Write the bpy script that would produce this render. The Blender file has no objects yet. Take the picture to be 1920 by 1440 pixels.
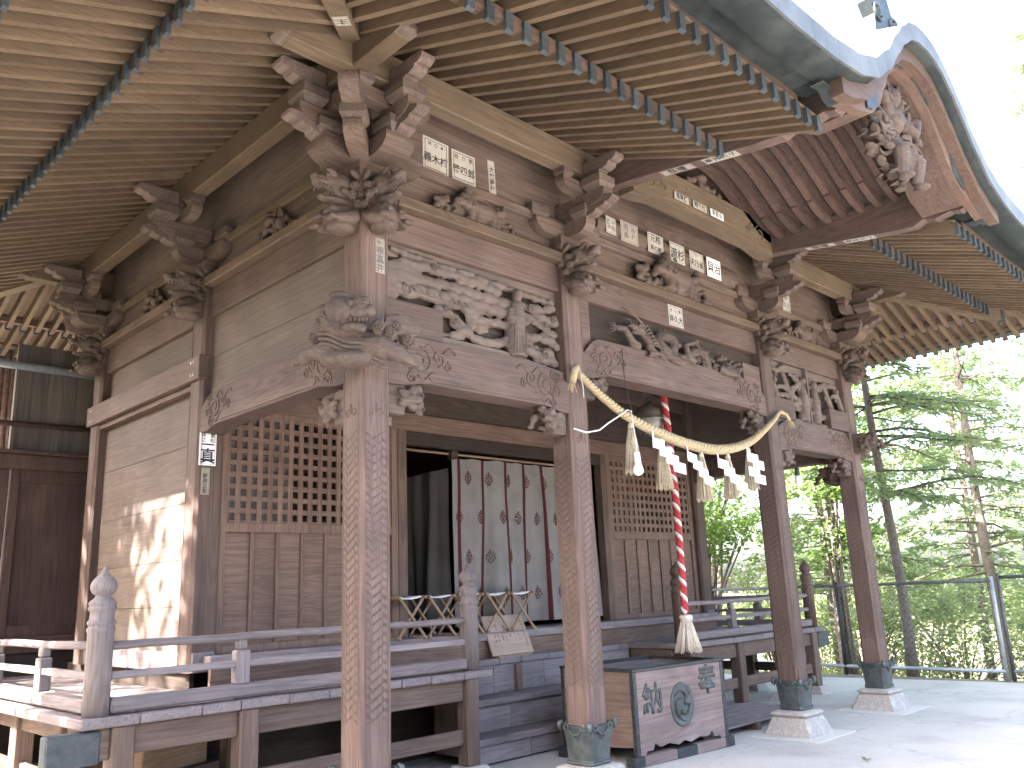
import bpy, bmesh, math, random
from mathutils import Vector, Matrix
R = math.radians
rnd = random.Random(7)
scn = bpy.context.scene
col = scn.collection

# ------------------------------------------------------------------ camera, sky, sun, exposure
YAW, PITCH, ROLL = 0.7874, 0.2380, -0.0423
CAM = Vector((-3.1496, -4.4832, 1.5))
fw = Vector((math.sin(YAW)*math.cos(PITCH), math.cos(YAW)*math.cos(PITCH), math.sin(PITCH)))
r0 = Vector((math.cos(YAW), -math.sin(YAW), 0)); u0 = r0.cross(fw)
rt = r0*math.cos(ROLL) + u0*math.sin(ROLL); up = u0*math.cos(ROLL) - r0*math.sin(ROLL)
cam = bpy.data.cameras.new('camera'); camo = bpy.data.objects.new('camera', cam); col.objects.link(camo)
camo.matrix_world = Matrix(((rt.x, up.x, -fw.x, CAM.x), (rt.y, up.y, -fw.y, CAM.y), (rt.z, up.z, -fw.z, CAM.z), (0, 0, 0, 1)))
cam.sensor_width = 36.0; cam.lens = 29.907; cam.clip_start = 0.05; cam.clip_end = 900
scn.camera = camo

SUN_EL, SUN_AZ = 40.0, 9.0          # elevation; azimuth swung behind the left side of the hall
to_sun = Vector((-math.cos(R(SUN_EL))*math.cos(R(SUN_AZ)), math.cos(R(SUN_EL))*math.sin(R(SUN_AZ)), math.sin(R(SUN_EL))))
w = bpy.data.worlds.new('World'); scn.world = w; w.use_nodes = True
nt = w.node_tree; nt.nodes.clear()
sky = nt.nodes.new('ShaderNodeTexSky'); sky.sky_type = 'NISHITA'; sky.sun_disc = False
sky.sun_elevation = R(SUN_EL); sky.sun_rotation = math.atan2(to_sun.x, to_sun.y)
sky.air_density = 1.0; sky.dust_density = 5.0; sky.ozone_density = 1.0
bg = nt.nodes.new('ShaderNodeBackground'); bg.inputs[1].default_value = 0.15
wo = nt.nodes.new('ShaderNodeOutputWorld')
nt.links.new(sky.outputs[0], bg.inputs[0]); nt.links.new(bg.outputs[0], wo.inputs[0])
sl = bpy.data.lights.new('sun', 'SUN'); sl.energy = 4.6; sl.angle = R(0.55); sl.color = (1.0, 0.95, 0.87)
so = bpy.data.objects.new('sun', sl); col.objects.link(so)
so.rotation_euler = to_sun.to_track_quat('Z', 'Y').to_euler()
vs = scn.view_settings; vs.view_transform = 'Standard'; vs.look = 'None'; vs.exposure = 3.55; vs.gamma = 1.0; vs.use_curve_mapping = False
scn.cycles.use_denoising = True
scn.cycles.max_bounces = 8; scn.cycles.diffuse_bounces = 5; scn.cycles.glossy_bounces = 3; scn.cycles.transmission_bounces = 4
scn.cycles.transparent_max_bounces = 8
scn.cycles.sample_clamp_indirect = 6.0

# ------------------------------------------------------------------ helpers
class MB:
    """collects faces; build() links them as one mesh object"""
    def __init__(s): s.v = []; s.f = []; s.m = []; s.sm = []
    def add(s, vs, fs, mat=0, smooth=False, T=None):
        o = len(s.v)
        s.v += [tuple(T @ Vector(p)) if T is not None else tuple(p) for p in vs]
        s.f += [tuple(i+o for i in f) for f in fs]; s.m += [mat]*len(fs); s.sm += [smooth]*len(fs)
        return s
    def box(s, a, b, c=0.004, mat=0, T=None):
        """chamfered box between corners a and b"""
        x0, y0, z0 = (min(a[i], b[i]) for i in range(3)); x1, y1, z1 = (max(a[i], b[i]) for i in range(3))
        c = min(c, (x1-x0)*.3, (y1-y0)*.3, (z1-z0)*.3)
        if c <= 0:
            vs = [(x, y, z) for z in (z0, z1) for y in (y0, y1) for x in (x0, x1)]
            return s.add(vs, [(0,2,3,1), (4,5,7,6), (0,1,5,4), (2,6,7,3), (0,4,6,2), (1,3,7,5)], mat, False, T)
        vs = []; idx = {}
        for k, (X, Xi) in enumerate(((x0, x0+c), (x1, x1-c))):
            for l, (Y, Yi) in enumerate(((y0, y0+c), (y1, y1-c))):
                for n, (Z, Zi) in enumerate(((z0, z0+c), (z1, z1-c))):
                    idx[k, l, n, 0] = len(vs); vs.append((X, Yi, Zi))
                    idx[k, l, n, 1] = len(vs); vs.append((Xi, Y, Zi))
                    idx[k, l, n, 2] = len(vs); vs.append((Xi, Yi, Z))
        I = lambda k, l, n, a: idx[k, l, n, a]
        fs = []
        for k in (0, 1):
            fs.append([I(k,0,0,0), I(k,1,0,0), I(k,1,1,0), I(k,0,1,0)][::1 if k else -1])
            fs.append([I(0,k,0,1), I(1,k,0,1), I(1,k,1,1), I(0,k,1,1)][::-1 if k else 1])
            fs.append([I(0,0,k,2), I(1,0,k,2), I(1,1,k,2), I(0,1,k,2)][::1 if k else -1])
            for l in (0, 1):
                sg = 1 if k == l else -1
                fs.append([I(k,l,0,0), I(k,l,0,1), I(k,l,1,1), I(k,l,1,0)][::-sg])
                fs.append([I(k,0,l,0), I(k,1,l,0), I(k,1,l,2), I(k,0,l,2)][::-sg])
                fs.append([I(0,k,l,1), I(1,k,l,1), I(1,k,l,2), I(0,k,l,2)][::sg])
                for n in (0, 1):
                    sg = 1 if (k+l+n) % 2 else -1
                    fs.append([I(k,l,n,0), I(k,l,n,1), I(k,l,n,2)][::sg])
        return s.add(vs, fs, mat, False, T)
    def prism(s, prof, d0, d1, plane='xz', mat=0, T=None, smooth=False):
        """closed 2-D profile (counter-clockwise) extruded along the third axis from d0 to d1"""
        n = len(prof)
        def P(p, d):
            a, b = p
            return {'xz': (a, d, b), 'yz': (d, a, b), 'xy': (a, b, d)}[plane]
        vs = [P(p, d0) for p in prof] + [P(p, d1) for p in prof]
        fs = [tuple(range(n)), tuple(range(2*n-1, n-1, -1))]
        o = len(s.v)
        s.add(vs, fs, mat, False, T)
        s.f += [tuple(o+i for i in (k, k+n, (k+1) % n+n, (k+1) % n)) for k in range(n)]
        s.m += [mat]*n; s.sm += [smooth]*n
        return s
    def tube(s, pts, rad, n=8, mat=0, T=None, smooth=True, flat=None):
        """tube through pts; rad a number or list; flat=(axis vector, factor) squashes the section"""
        pts = [Vector(p) for p in pts]; L = len(pts)
        rad = [rad]*L if isinstance(rad, (int, float)) else list(rad)
        vs = []; up_ = Vector((0, 0, 1)); prev = None
        for i, p in enumerate(pts):
            t = (pts[min(i+1, L-1)] - pts[max(i-1, 0)])
            t = t.normalized() if t.length > 1e-9 else Vector((0, 0, 1))
            if prev is None:
                a = Vector((1, 0, 0)) if abs(t.x) < .9 else Vector((0, 1, 0))
                nx = (a - t*a.dot(t)).normalized()
            else:
                nx = prev - t*prev.dot(t)
                nx = nx.normalized() if nx.length > 1e-6 else Vector((1, 0, 0))
            prev = nx; ny = t.cross(nx)
            for k in range(n):
                a = 2*math.pi*k/n
                q = nx*math.cos(a)*rad[i] + ny*math.sin(a)*rad[i]
                if flat is not None:
                    ax = Vector(flat[0]); q = q - ax*q.dot(ax)*(1-flat[1])
                vs.append(p + q)
        fs = []
        for i in range(L-1):
            for k in range(n):
                a = i*n+k; b = i*n+(k+1) % n
                fs.append((a, b, b+n, a+n))
        fs.append(tuple(range(n-1, -1, -1))); fs.append(tuple(range((L-1)*n, L*n)))
        return s.add(vs, fs, mat, smooth, T)
    def ell(s, c, r, rot=None, n=10, m=7, mat=0, T=None):
        r = (r, r, r) if isinstance(r, (int, float)) else r
        Q = Matrix.Translation(Vector(c)) @ (rot.to_4x4() if rot is not None else Matrix.Identity(4)) @ Matrix.Diagonal((r[0], r[1], r[2], 1))
        if T is not None: Q = T @ Q
        vs = [(0, 0, -1)]; fs = []
        for j in range(1, m):
            ph = -math.pi/2 + math.pi*j/m
            for k in range(n): vs.append((math.cos(ph)*math.cos(2*math.pi*k/n), math.cos(ph)*math.sin(2*math.pi*k/n), math.sin(ph)))
        vs.append((0, 0, 1)); last = len(vs)-1
        for k in range(n):
            fs.append((0, 1+(k+1) % n, 1+k)); fs.append((last, last-n+k, last-n+(k+1) % n))
            for j in range(m-2):
                a = 1+j*n; fs.append((a+k, a+(k+1) % n, a+n+(k+1) % n, a+n+k))
        return s.add(vs, fs, mat, True, Q)
    def lathe(s, prof, c=(0, 0, 0), n=20, mat=0, T=None, smooth=True):
        vs = []; fs = []
        for (r_, z) in prof:
            for k in range(n):
                a = 2*math.pi*k/n; vs.append((c[0]+r_*math.cos(a), c[1]+r_*math.sin(a), c[2]+z))
        for i in range(len(prof)-1):
            for k in range(n):
                a = i*n+k; b = i*n+(k+1) % n; fs.append((a, b, b+n, a+n))
        fs.append(tuple(range(n-1, -1, -1))); fs.append(tuple(range((len(prof)-1)*n, len(prof)*n)))
        return s.add(vs, fs, mat, smooth, T)
    def mesh(s, name, mats):
        me = bpy.data.meshes.new(name); me.from_pydata(s.v, [], s.f)
        for m_ in (mats if isinstance(mats, (list, tuple)) else [mats]): me.materials.append(m_)
        me.polygons.foreach_set('material_index', s.m); me.polygons.foreach_set('use_smooth', s.sm)
        me.update(); return me
    def build(s, name, mats, parent=None, loc=None):
        return obj(name, s.mesh(name, mats), parent, loc)

def obj(name, me, parent=None, loc=None):
    o = bpy.data.objects.new(name, me); col.objects.link(o)
    if loc is not None: o.location = loc
    if parent is not None: o.parent = parent
    return o
def tag(o, label=None, cat=None, group=None, kind=None):
    if label: o['label'] = label
    if cat: o['category'] = cat
    if group: o['group'] = group
    if kind: o['kind'] = kind
    return o
def thing(name, label, cat, loc=(0, 0, 0), rz=0, group=None):
    o = bpy.data.objects.new(name, None); col.objects.link(o); o.location = loc; o.rotation_euler = (0, 0, rz)
    o.empty_display_size = .1
    return tag(o, label, cat, group)
def copy_tree(o, parent=None):
    c = o.copy(); col.objects.link(c); c.parent = parent
    for ch in list(o.children): copy_tree(ch, c)
    return c
def bx(name, a, b, mat, parent=None, c=0.004):
    return MB().box(a, b, c).build(name, mat, parent)
def remesh(mb, name, mats, voxel=.01, smooth=2, parent=None, loc=None, extra=None):
    """fuse overlapping blobs into one carved surface"""
    me = mb.mesh(name+'_raw', mats); t = bpy.data.objects.new('tmp', me); col.objects.link(t)
    md = t.modifiers.new('r', 'REMESH'); md.mode = 'VOXEL'; md.voxel_size = voxel; md.use_smooth_shade = True
    if smooth:
        ms = t.modifiers.new('s', 'SMOOTH'); ms.factor = .5; ms.iterations = smooth
    dg = bpy.context.evaluated_depsgraph_get(); ev = t.evaluated_get(dg)
    m2 = bpy.data.meshes.new_from_object(ev); m2.name = name
    bpy.data.objects.remove(t); bpy.data.meshes.remove(me)
    if not m2.materials:
        for m_ in (mats if isinstance(mats, (list, tuple)) else [mats]): m2.materials.append(m_)
    if extra is not None:
        bm = bmesh.new(); bm.from_mesh(m2); e = extra.mesh('e', mats); bm.from_mesh(e); bm.to_mesh(m2); bm.free(); bpy.data.meshes.remove(e)
    return obj(name, m2, parent, loc)

# ------------------------------------------------------------------ materials
def new_mat(name):
    m = bpy.data.materials.new(name); m.use_nodes = True; m.node_tree.nodes.clear(); return m, m.node_tree
def N(t, typ, **k):
    n = t.nodes.new(typ)
    for a, b in k.items(): setattr(n, a, b)
    return n
def ramp(t, fac, stops):
    r = N(t, 'ShaderNodeValToRGB'); e = r.color_ramp.elements
    while len(e) < len(stops): e.new(.5)
    for el, (p, c) in zip(e, stops): el.position = p; el.color = (*c, 1)
    t.links.new(fac, r.inputs[0]); return r.outputs[0]
def mix(t, fac, a, b, typ='MIX'):
    m = N(t, 'ShaderNodeMix', data_type='RGBA', blend_type=typ)
    for sock, v in ((0, fac), (6, a), (7, b)):
        if hasattr(v, 'links'): t.links.new(v, m.inputs[sock])
        elif isinstance(v, (int, float)): m.inputs[sock].default_value = v
        else: m.inputs[sock].default_value = (*v, 1)
    return m.outputs[2]
def wood(name, light, dark, axis='z', grain=1.0, rough=.72, bump=.25, knots=.0, vary=.22, wear=None, ring=.2):
    """weathered timber: streaks along one axis, broad stains, a tone of its own for every piece"""
    m, t = new_mat(name); L = t.links
    tc = N(t, 'ShaderNodeTexCoord'); oi = N(t, 'ShaderNodeObjectInfo')
    off = N(t, 'ShaderNodeMath', operation='MULTIPLY'); L.new(oi.outputs['Random'], off.inputs[0]); off.inputs[1].default_value = 37.0
    va = N(t, 'ShaderNodeVectorMath', operation='ADD'); L.new(tc.outputs['Object'], va.inputs[0]); L.new(off.outputs[0], va.inputs[1])
    mp = N(t, 'ShaderNodeMapping'); L.new(va.outputs[0], mp.inputs[0])
    s = [75*grain]*3; s['xyz'.index(axis)] = 2.2*grain; mp.inputs['Scale'].default_value = s
    n1 = N(t, 'ShaderNodeTexNoise'); n1.inputs['Scale'].default_value = 1.0; n1.inputs['Detail'].default_value = 5; n1.inputs['Roughness'].default_value = .65; n1.inputs['Distortion'].default_value = .35
    L.new(mp.outputs[0], n1.inputs['Vector'])
    mp2 = N(t, 'ShaderNodeMapping'); L.new(va.outputs[0], mp2.inputs[0])
    s2 = [7*grain]*3; s2['xyz'.index(axis)] = .5*grain; mp2.inputs['Scale'].default_value = s2
    wv = N(t, 'ShaderNodeTexNoise'); wv.inputs['Scale'].default_value = 1.0; wv.inputs['Detail'].default_value = 1; wv.inputs['Distortion'].default_value = 1.2
    L.new(mp2.outputs[0], wv.inputs['Vector'])
    rings = N(t, 'ShaderNodeMath', operation='MULTIPLY'); L.new(wv.outputs[0], rings.inputs[0]); rings.inputs[1].default_value = 60.0
    rs = N(t, 'ShaderNodeMath', operation='SINE'); L.new(rings.outputs[0], rs.inputs[0])
    rm = N(t, 'ShaderNodeMapRange'); L.new(rs.outputs[0], rm.inputs[0]); rm.inputs[1].default_value = -1; rm.inputs[2].default_value = 1; rm.inputs[3].default_value = .1-ring/2; rm.inputs[4].default_value = .1+ring/2
    sm = N(t, 'ShaderNodeMath', operation='ADD'); L.new(n1.outputs[0], sm.inputs[0]); L.new(rm.outputs[0], sm.inputs[1])
    c = ramp(t, sm.outputs[0], [(.36, dark), (.58, tuple((a+b)/2 for a, b in zip(light, dark))), (.80, light)])
    n3 = N(t, 'ShaderNodeTexNoise'); n3.inputs['Scale'].default_value = 2.3; n3.inputs['Detail'].default_value = 4; L.new(va.outputs[0], n3.inputs['Vector'])
    st = ramp(t, n3.outputs[0], [(.3, (.80, .80, .82)), (.7, (1.12, 1.11, 1.10))])
    c = mix(t, 1.0, c, st, 'MULTIPLY')
    if wear:
        n4 = N(t, 'ShaderNodeTexNoise'); n4.inputs['Scale'].default_value = 2.2; n4.inputs['Detail'].default_value = 6; L.new(tc.outputs['Object'], n4.inputs['Vector'])
        f = ramp(t, n4.outputs[0], [(.55, (0, 0, 0)), (.85, (.45, .45, .45))]); c = mix(t, f, c, wear)
    br = N(t, 'ShaderNodeMapRange'); L.new(oi.outputs['Random'], br.inputs[0]); br.inputs[3].default_value = 1-vary; br.inputs[4].default_value = 1+vary
    cb = N(t, 'ShaderNodeCombineXYZ'); [L.new(br.outputs[0], cb.inputs[i]) for i in range(3)]
    c = mix(t, 1.0, c, cb.outputs[0], 'MULTIPLY')
    p = N(t, 'ShaderNodeBsdfPrincipled'); L.new(c, p.inputs['Base Color']); p.inputs['Roughness'].default_value = rough; p.inputs['Specular IOR Level'].default_value = .3
    b = N(t, 'ShaderNodeBump'); b.inputs['Strength'].default_value = bump; b.inputs['Distance'].default_value = .004; L.new(sm.outputs[0], b.inputs['Height']); L.new(b.outputs[0], p.inputs['Normal'])
    o = N(t, 'ShaderNodeOutputMaterial'); L.new(p.outputs[0], o.inputs[0]); return m
def plain(name, a, b, scale=20, rough=.7, metal=0, bump=.15, detail=5, stops=(.35, .65), spec=.4, third=None, dist=.004, vary=0):
    """mottled surface of two (or three) tones"""
    m, t = new_mat(name); L = t.links
    tc = N(t, 'ShaderNodeTexCoord')
    n1 = N(t, 'ShaderNodeTexNoise'); n1.inputs['Scale'].default_value = scale; n1.inputs['Detail'].default_value = detail; n1.inputs['Roughness'].default_value = .6; L.new(tc.outputs['Object'], n1.inputs['Vector'])
    c = ramp(t, n1.outputs[0], [(stops[0], a), (stops[1], b)])
    if third:
        n2 = N(t, 'ShaderNodeTexNoise'); n2.inputs['Scale'].default_value = scale*.35; n2.inputs['Detail'].default_value = 6; L.new(tc.outputs['Object'], n2.inputs['Vector'])
        f = ramp(t, n2.outputs[0], [(.54, (0, 0, 0)), (.66, (.85, .85, .85))]); c = mix(t, f, c, third)
    if vary:
        oi = N(t, 'ShaderNodeObjectInfo'); br = N(t, 'ShaderNodeMapRange'); L.new(oi.outputs['Random'], br.inputs[0]); br.inputs[3].default_value = 1-vary; br.inputs[4].default_value = 1+vary
        cb = N(t, 'ShaderNodeCombineXYZ'); [L.new(br.outputs[0], cb.inputs[i]) for i in range(3)]
        c = mix(t, 1.0, c, cb.outputs[0], 'MULTIPLY')
    p = N(t, 'ShaderNodeBsdfPrincipled'); L.new(c, p.inputs['Base Color']); p.inputs['Roughness'].default_value = rough; p.inputs['Metallic'].default_value = metal; p.inputs['Specular IOR Level'].default_value = spec
    bp = N(t, 'ShaderNodeBump'); bp.inputs['Strength'].default_value = bump; bp.inputs['Distance'].default_value = dist; L.new(n1.outputs[0], bp.inputs['Height']); L.new(bp.outputs[0], p.inputs['Normal'])
    o = N(t, 'ShaderNodeOutputMaterial'); L.new(p.outputs[0], o.inputs[0]); return m
def leafmat(name, a, b, trans=.45):
    m, t = new_mat(name); L = t.links
    tc = N(t, 'ShaderNodeTexCoord'); n1 = N(t, 'ShaderNodeTexNoise'); n1.inputs['Scale'].default_value = 1.7; n1.inputs['Detail'].default_value = 4; L.new(tc.outputs['Object'], n1.inputs['Vector'])
    c = ramp(t, n1.outputs[0], [(.35, a), (.65, b)])
    p = N(t, 'ShaderNodeBsdfPrincipled'); L.new(c, p.inputs['Base Color']); p.inputs['Roughness'].default_value = .55; p.inputs['Specular IOR Level'].default_value = .35
    tr = N(t, 'ShaderNodeBsdfTranslucent'); c2 = mix(t, 1.0, c, (1.5, 1.7, .8), 'MULTIPLY'); L.new(c2, tr.inputs[0])
    ms = N(t, 'ShaderNodeMixShader'); ms.inputs[0].default_value = trans; L.new(p.outputs[0], ms.inputs[1]); L.new(tr.outputs[0], ms.inputs[2])
    o = N(t, 'ShaderNodeOutputMaterial'); L.new(ms.outputs[0], o.inputs[0]); return m

FL, FD = (0.133, 0.091, 0.077), (0.074, 0.049, 0.041)
W = {}
for ax in 'xyz':
    W['front'+ax] = wood('front_timber_'+ax, FL, FD, ax, 1.0, wear=(0.155, 0.118, 0.103))
    W['eave'+ax] = wood('eave_timber_'+ax, (0.163, 0.117, 0.077), (0.090, 0.062, 0.041), ax, 1.7, vary=.2, ring=.08)
    W['grey'+ax] = wood('weathered_timber_'+ax, (0.226, 0.195, 0.197), (0.143, 0.119, 0.121), ax, .9, rough=.8, vary=.14)
    W['wall'+ax] = wood('wall_board_'+ax, (0.139, 0.108, 0.093), (0.095, 0.072, 0.061), ax, .8, rough=.75, vary=.12)
    W['post'+ax] = wood('post_timber_'+ax, (0.144, 0.099, 0.080), (0.083, 0.056, 0.045), ax, .9, vary=.1)
    W['door'+ax] = wood('door_timber_'+ax, (0.199, 0.130, 0.103), (0.115, 0.074, 0.058), ax, .9, vary=.1)
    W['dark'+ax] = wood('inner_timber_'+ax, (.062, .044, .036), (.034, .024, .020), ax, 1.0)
    W['new'+ax] = wood('fresh_timber_'+ax, (0.306, 0.213, 0.147), (0.213, 0.141, 0.094), ax, 1.0, vary=.1)
    W['plate'+ax] = wood('plate_timber_'+ax, (0.142, 0.101, 0.073), (0.082, 0.057, 0.041), ax, 1.0, vary=.08)
W['relief'] = wood('pale_carving', (0.157, 0.123, 0.106), (0.110, 0.084, 0.072), 'x', .5, rough=.85, bump=.2, vary=.06)
W['carve'] = wood('dark_carving', (.130, .097, .081), (.076, .055, .045), 'x', .6, rough=.8, bump=.25, vary=.1)
W['bracket'] = wood('bracket_timber', (0.144, 0.104, 0.084), (0.083, 0.058, 0.046), 'x', .8, vary=.15)
W['bracketd'] = wood('bracket_timber_upper', (0.143, 0.107, 0.089), (0.085, 0.061, 0.051), 'y', .8, vary=.15)
W['ochre'] = wood('ochre_beam', (0.156, 0.116, 0.077), (0.101, 0.073, 0.049), 'x', .8, vary=.08)
W['red'] = wood('red_painted_board', (0.118, 0.075, 0.057), (0.074, 0.045, 0.034), 'x', .7, wear=(0.137, 0.110, 0.089))
W['redy'] = wood('red_painted_rib', (0.099, 0.065, 0.052), (0.063, 0.039, 0.031), 'x', .7)
W['annex'] = wood('annex_board', (0.133, 0.115, 0.104), (0.083, 0.070, 0.062), 'z', .7, vary=.16)
W['annexd'] = wood('annex_door', (0.092, 0.057, 0.049), (0.057, 0.035, 0.030), 'z', .7, vary=.1)
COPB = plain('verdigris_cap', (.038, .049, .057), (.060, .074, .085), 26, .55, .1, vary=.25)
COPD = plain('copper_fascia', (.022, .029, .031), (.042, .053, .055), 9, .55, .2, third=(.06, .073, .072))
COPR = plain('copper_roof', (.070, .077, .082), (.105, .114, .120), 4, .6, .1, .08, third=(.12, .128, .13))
BRZ = plain('bronze_shoe', (.045, .052, .054), (.085, .096, .096), 11, .5, .3, .2, third=(.11, .15, .155))
STONE = plain('pedestal_stone', (.28, .255, .235), (.38, .355, .33), 45, .9, 0, .4, third=(.42, .40, .38))
PAPER = plain('label_paper', (.36, .33, .29), (.44, .41, .36), 14, .9, 0, .05)
PAPER2 = plain('faded_paper', (.27, .235, .20), (.34, .30, .26), 14, .9, 0, .05)
INK = plain('ink', (.018, .018, .022), (.035, .034, .04), 30, .8)
INK2 = plain('faded_ink', (.09, .085, .085), (.16, .15, .145), 30, .9)
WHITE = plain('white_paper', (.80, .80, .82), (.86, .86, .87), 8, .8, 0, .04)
COTTON = plain('white_cotton', (.52, .50, .46), (.64, .62, .58), 50, .8, 0, .2)
STRAW = plain('straw', (.36, .305, .215), (.52, .455, .335), 60, .8, 0, .3)
ROPE = plain('straw_rope', (.30, .235, .135), (.44, .355, .215), 70, .8, 0, .5)
HEMP = plain('hemp', (.42, .365, .30), (.55, .49, .41), 50, .8, 0, .3)
REDC = plain('red_cloth', (.30, .026, .032), (.40, .045, .052), 40, .8)
DRED = plain('dark_red_band', (.05, .006, .008), (.08, .009, .012), 30, .85)
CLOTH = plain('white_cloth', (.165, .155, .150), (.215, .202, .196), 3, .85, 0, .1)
MOTIF = plain('motif_print', (.06, .022, .016), (.09, .035, .026), 60, .9)
IRON = plain('dark_iron', (.035, .038, .042), (.07, .075, .08), 30, .5, .6)
CAPD = plain('lead_cap', (.042, .048, .053), (.07, .077, .084), 18, .6, .2, third=(.055, .08, .078))
BELL = plain('tarnished_bell', (.17, .155, .135), (.29, .27, .24), 9, .42, .55)
BULB = plain('frosted_glass', (.83, .83, .84), (.88, .88, .88), 5, .2, 0, 0)
CABLE = plain('cable', (.62, .60, .55), (.72, .70, .64), 9, .6)
GALV = plain('galvanised', (.28, .33, .36), (.40, .45, .48), 20, .5, .4)
DKRAIL = plain('dark_rail', (.06, .064, .068), (.11, .112, .118), 20, .55, .3)
BARK = plain('bark', (.085, .072, .063), (.15, .13, .115), 22, .95, 0, .8, dist=.02)
LEAFA = leafmat('cypress_leaf', (.145, .185, .125), (.235, .27, .185), .5)
LEAFB = leafmat('broad_leaf', (.085, .13, .06), (.16, .215, .095), .5)
LEAFG = leafmat('grove_leaf', (.03, .04, .02), (.05, .062, .03), .15)
LEAFC = leafmat('shrub_leaf', (.165, .20, .125), (.25, .28, .18), .5)
# ------------------------------------------------------------------ the setting: ground
def ground_mat():
    m, t = new_mat('court_concrete'); L = t.links
    tc = N(t, 'ShaderNodeTexCoord')
    n1 = N(t, 'ShaderNodeTexNoise'); n1.inputs['Scale'].default_value = 60; n1.inputs['Detail'].default_value = 6; L.new(tc.outputs['Object'], n1.inputs['Vector'])
    n2 = N(t, 'ShaderNodeTexNoise'); n2.inputs['Scale'].default_value = 1.1; n2.inputs['Detail'].default_value = 7; n2.inputs['Roughness'].default_value = .62; L.new(tc.outputs['Object'], n2.inputs['Vector'])
    c = ramp(t, n1.outputs[0], [(.3, (.385, .362, .338)), (.7, (.495, .467, .438))])
    s = ramp(t, n2.outputs[0], [(.32, (.78, .79, .80)), (.5, (1, 1, 1)), (.72, (1.14, 1.13, 1.1))])
    c = mix(t, 1, c, s, 'MULTIPLY')
    v = N(t, 'ShaderNodeTexVoronoi', feature='DISTANCE_TO_EDGE'); v.inputs['Scale'].default_value = .55
    nd = N(t, 'ShaderNodeVectorMath', operation='ADD'); L.new(tc.outputs['Object'], nd.inputs[0])
    n3 = N(t, 'ShaderNodeTexNoise'); n3.inputs['Scale'].default_value = 3; n3.inputs['Detail'].default_value = 5; L.new(tc.outputs['Object'], n3.inputs['Vector'])
    sc = N(t, 'ShaderNodeVectorMath', operation='SCALE'); sc.inputs['Scale'].default_value = .5; L.new(n3.outputs['Color'], sc.inputs[0]); L.new(sc.outputs[0], nd.inputs[1]); L.new(nd.outputs[0], v.inputs['Vector'])
    cr = ramp(t, v.outputs['Distance'], [(.0, (.62, .62, .62)), (.008, (1, 1, 1))])
    c = mix(t, .6, c, mix(t, 1, c, cr, 'MULTIPLY'))
    p = N(t, 'ShaderNodeBsdfPrincipled'); L.new(c, p.inputs['Base Color']); p.inputs['Roughness'].default_value = .85
    b = N(t, 'ShaderNodeBump'); b.inputs['Strength'].default_value = .35; b.inputs['Distance'].default_value = .004; L.new(n1.outputs[0], b.inputs['Height']); L.new(b.outputs[0], p.inputs['Normal'])
    o = N(t, 'ShaderNodeOutputMaterial'); L.new(p.outputs[0], o.inputs[0]); return m
EARTH = plain('forest_earth', (.13, .11, .07), (.24, .21, .14), 3, .95, 0, .5, third=(.12, .15, .06))
def terrain(x, y):
    """court level, falling away beyond the fence on the right"""
    return -.012-min(3.2, max(0, (x-10.6)*.30))
gx = [-300, -60, -14, 0, 10.3, 10.6, 12, 14, 17, 21.3, 30, 60, 300]; gy = [-300, -60, -16, -6, 0, 6, 12, 30, 80, 300]
g = MB(); g.add([(x, y, terrain(x, y)) for y in gy for x in gx], [(j*len(gx)+i, j*len(gx)+i+1, (j+1)*len(gx)+i+1, (j+1)*len(gx)+i) for j in range(len(gy)-1) for i in range(len(gx)-1)], 0, True)
tag(g.build('ground', EARTH), kind='structure')
g = MB(); g.add([(-2.6, -3.2, 0), (-14, -3.4, 0), (-14, -16, 0), (10.25, -16, 0), (10.25, -.2, 0), (9.9, 3.1, 0), (9.5, 9, 0), (-2.2, 9, 0)], [(0, 1, 2, 3, 4, 5, 6, 7)])
tag(g.build('paved_court', ground_mat()), kind='structure')
# ------------------------------------------------------------------ worship hall
XA, XB, XC, XD = 0.0, 2.0, 5.194, 7.194
CX = 3.597; YE, YF = 2.307, 4.653; HW = .113
hall = thing('shrine_hall', 'weathered timber shrine hall with carved beams and a curved gable over the entrance', 'shrine')
def P(name, mb, mat, parent=None): return mb.build(name, mat, parent or hall)

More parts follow.
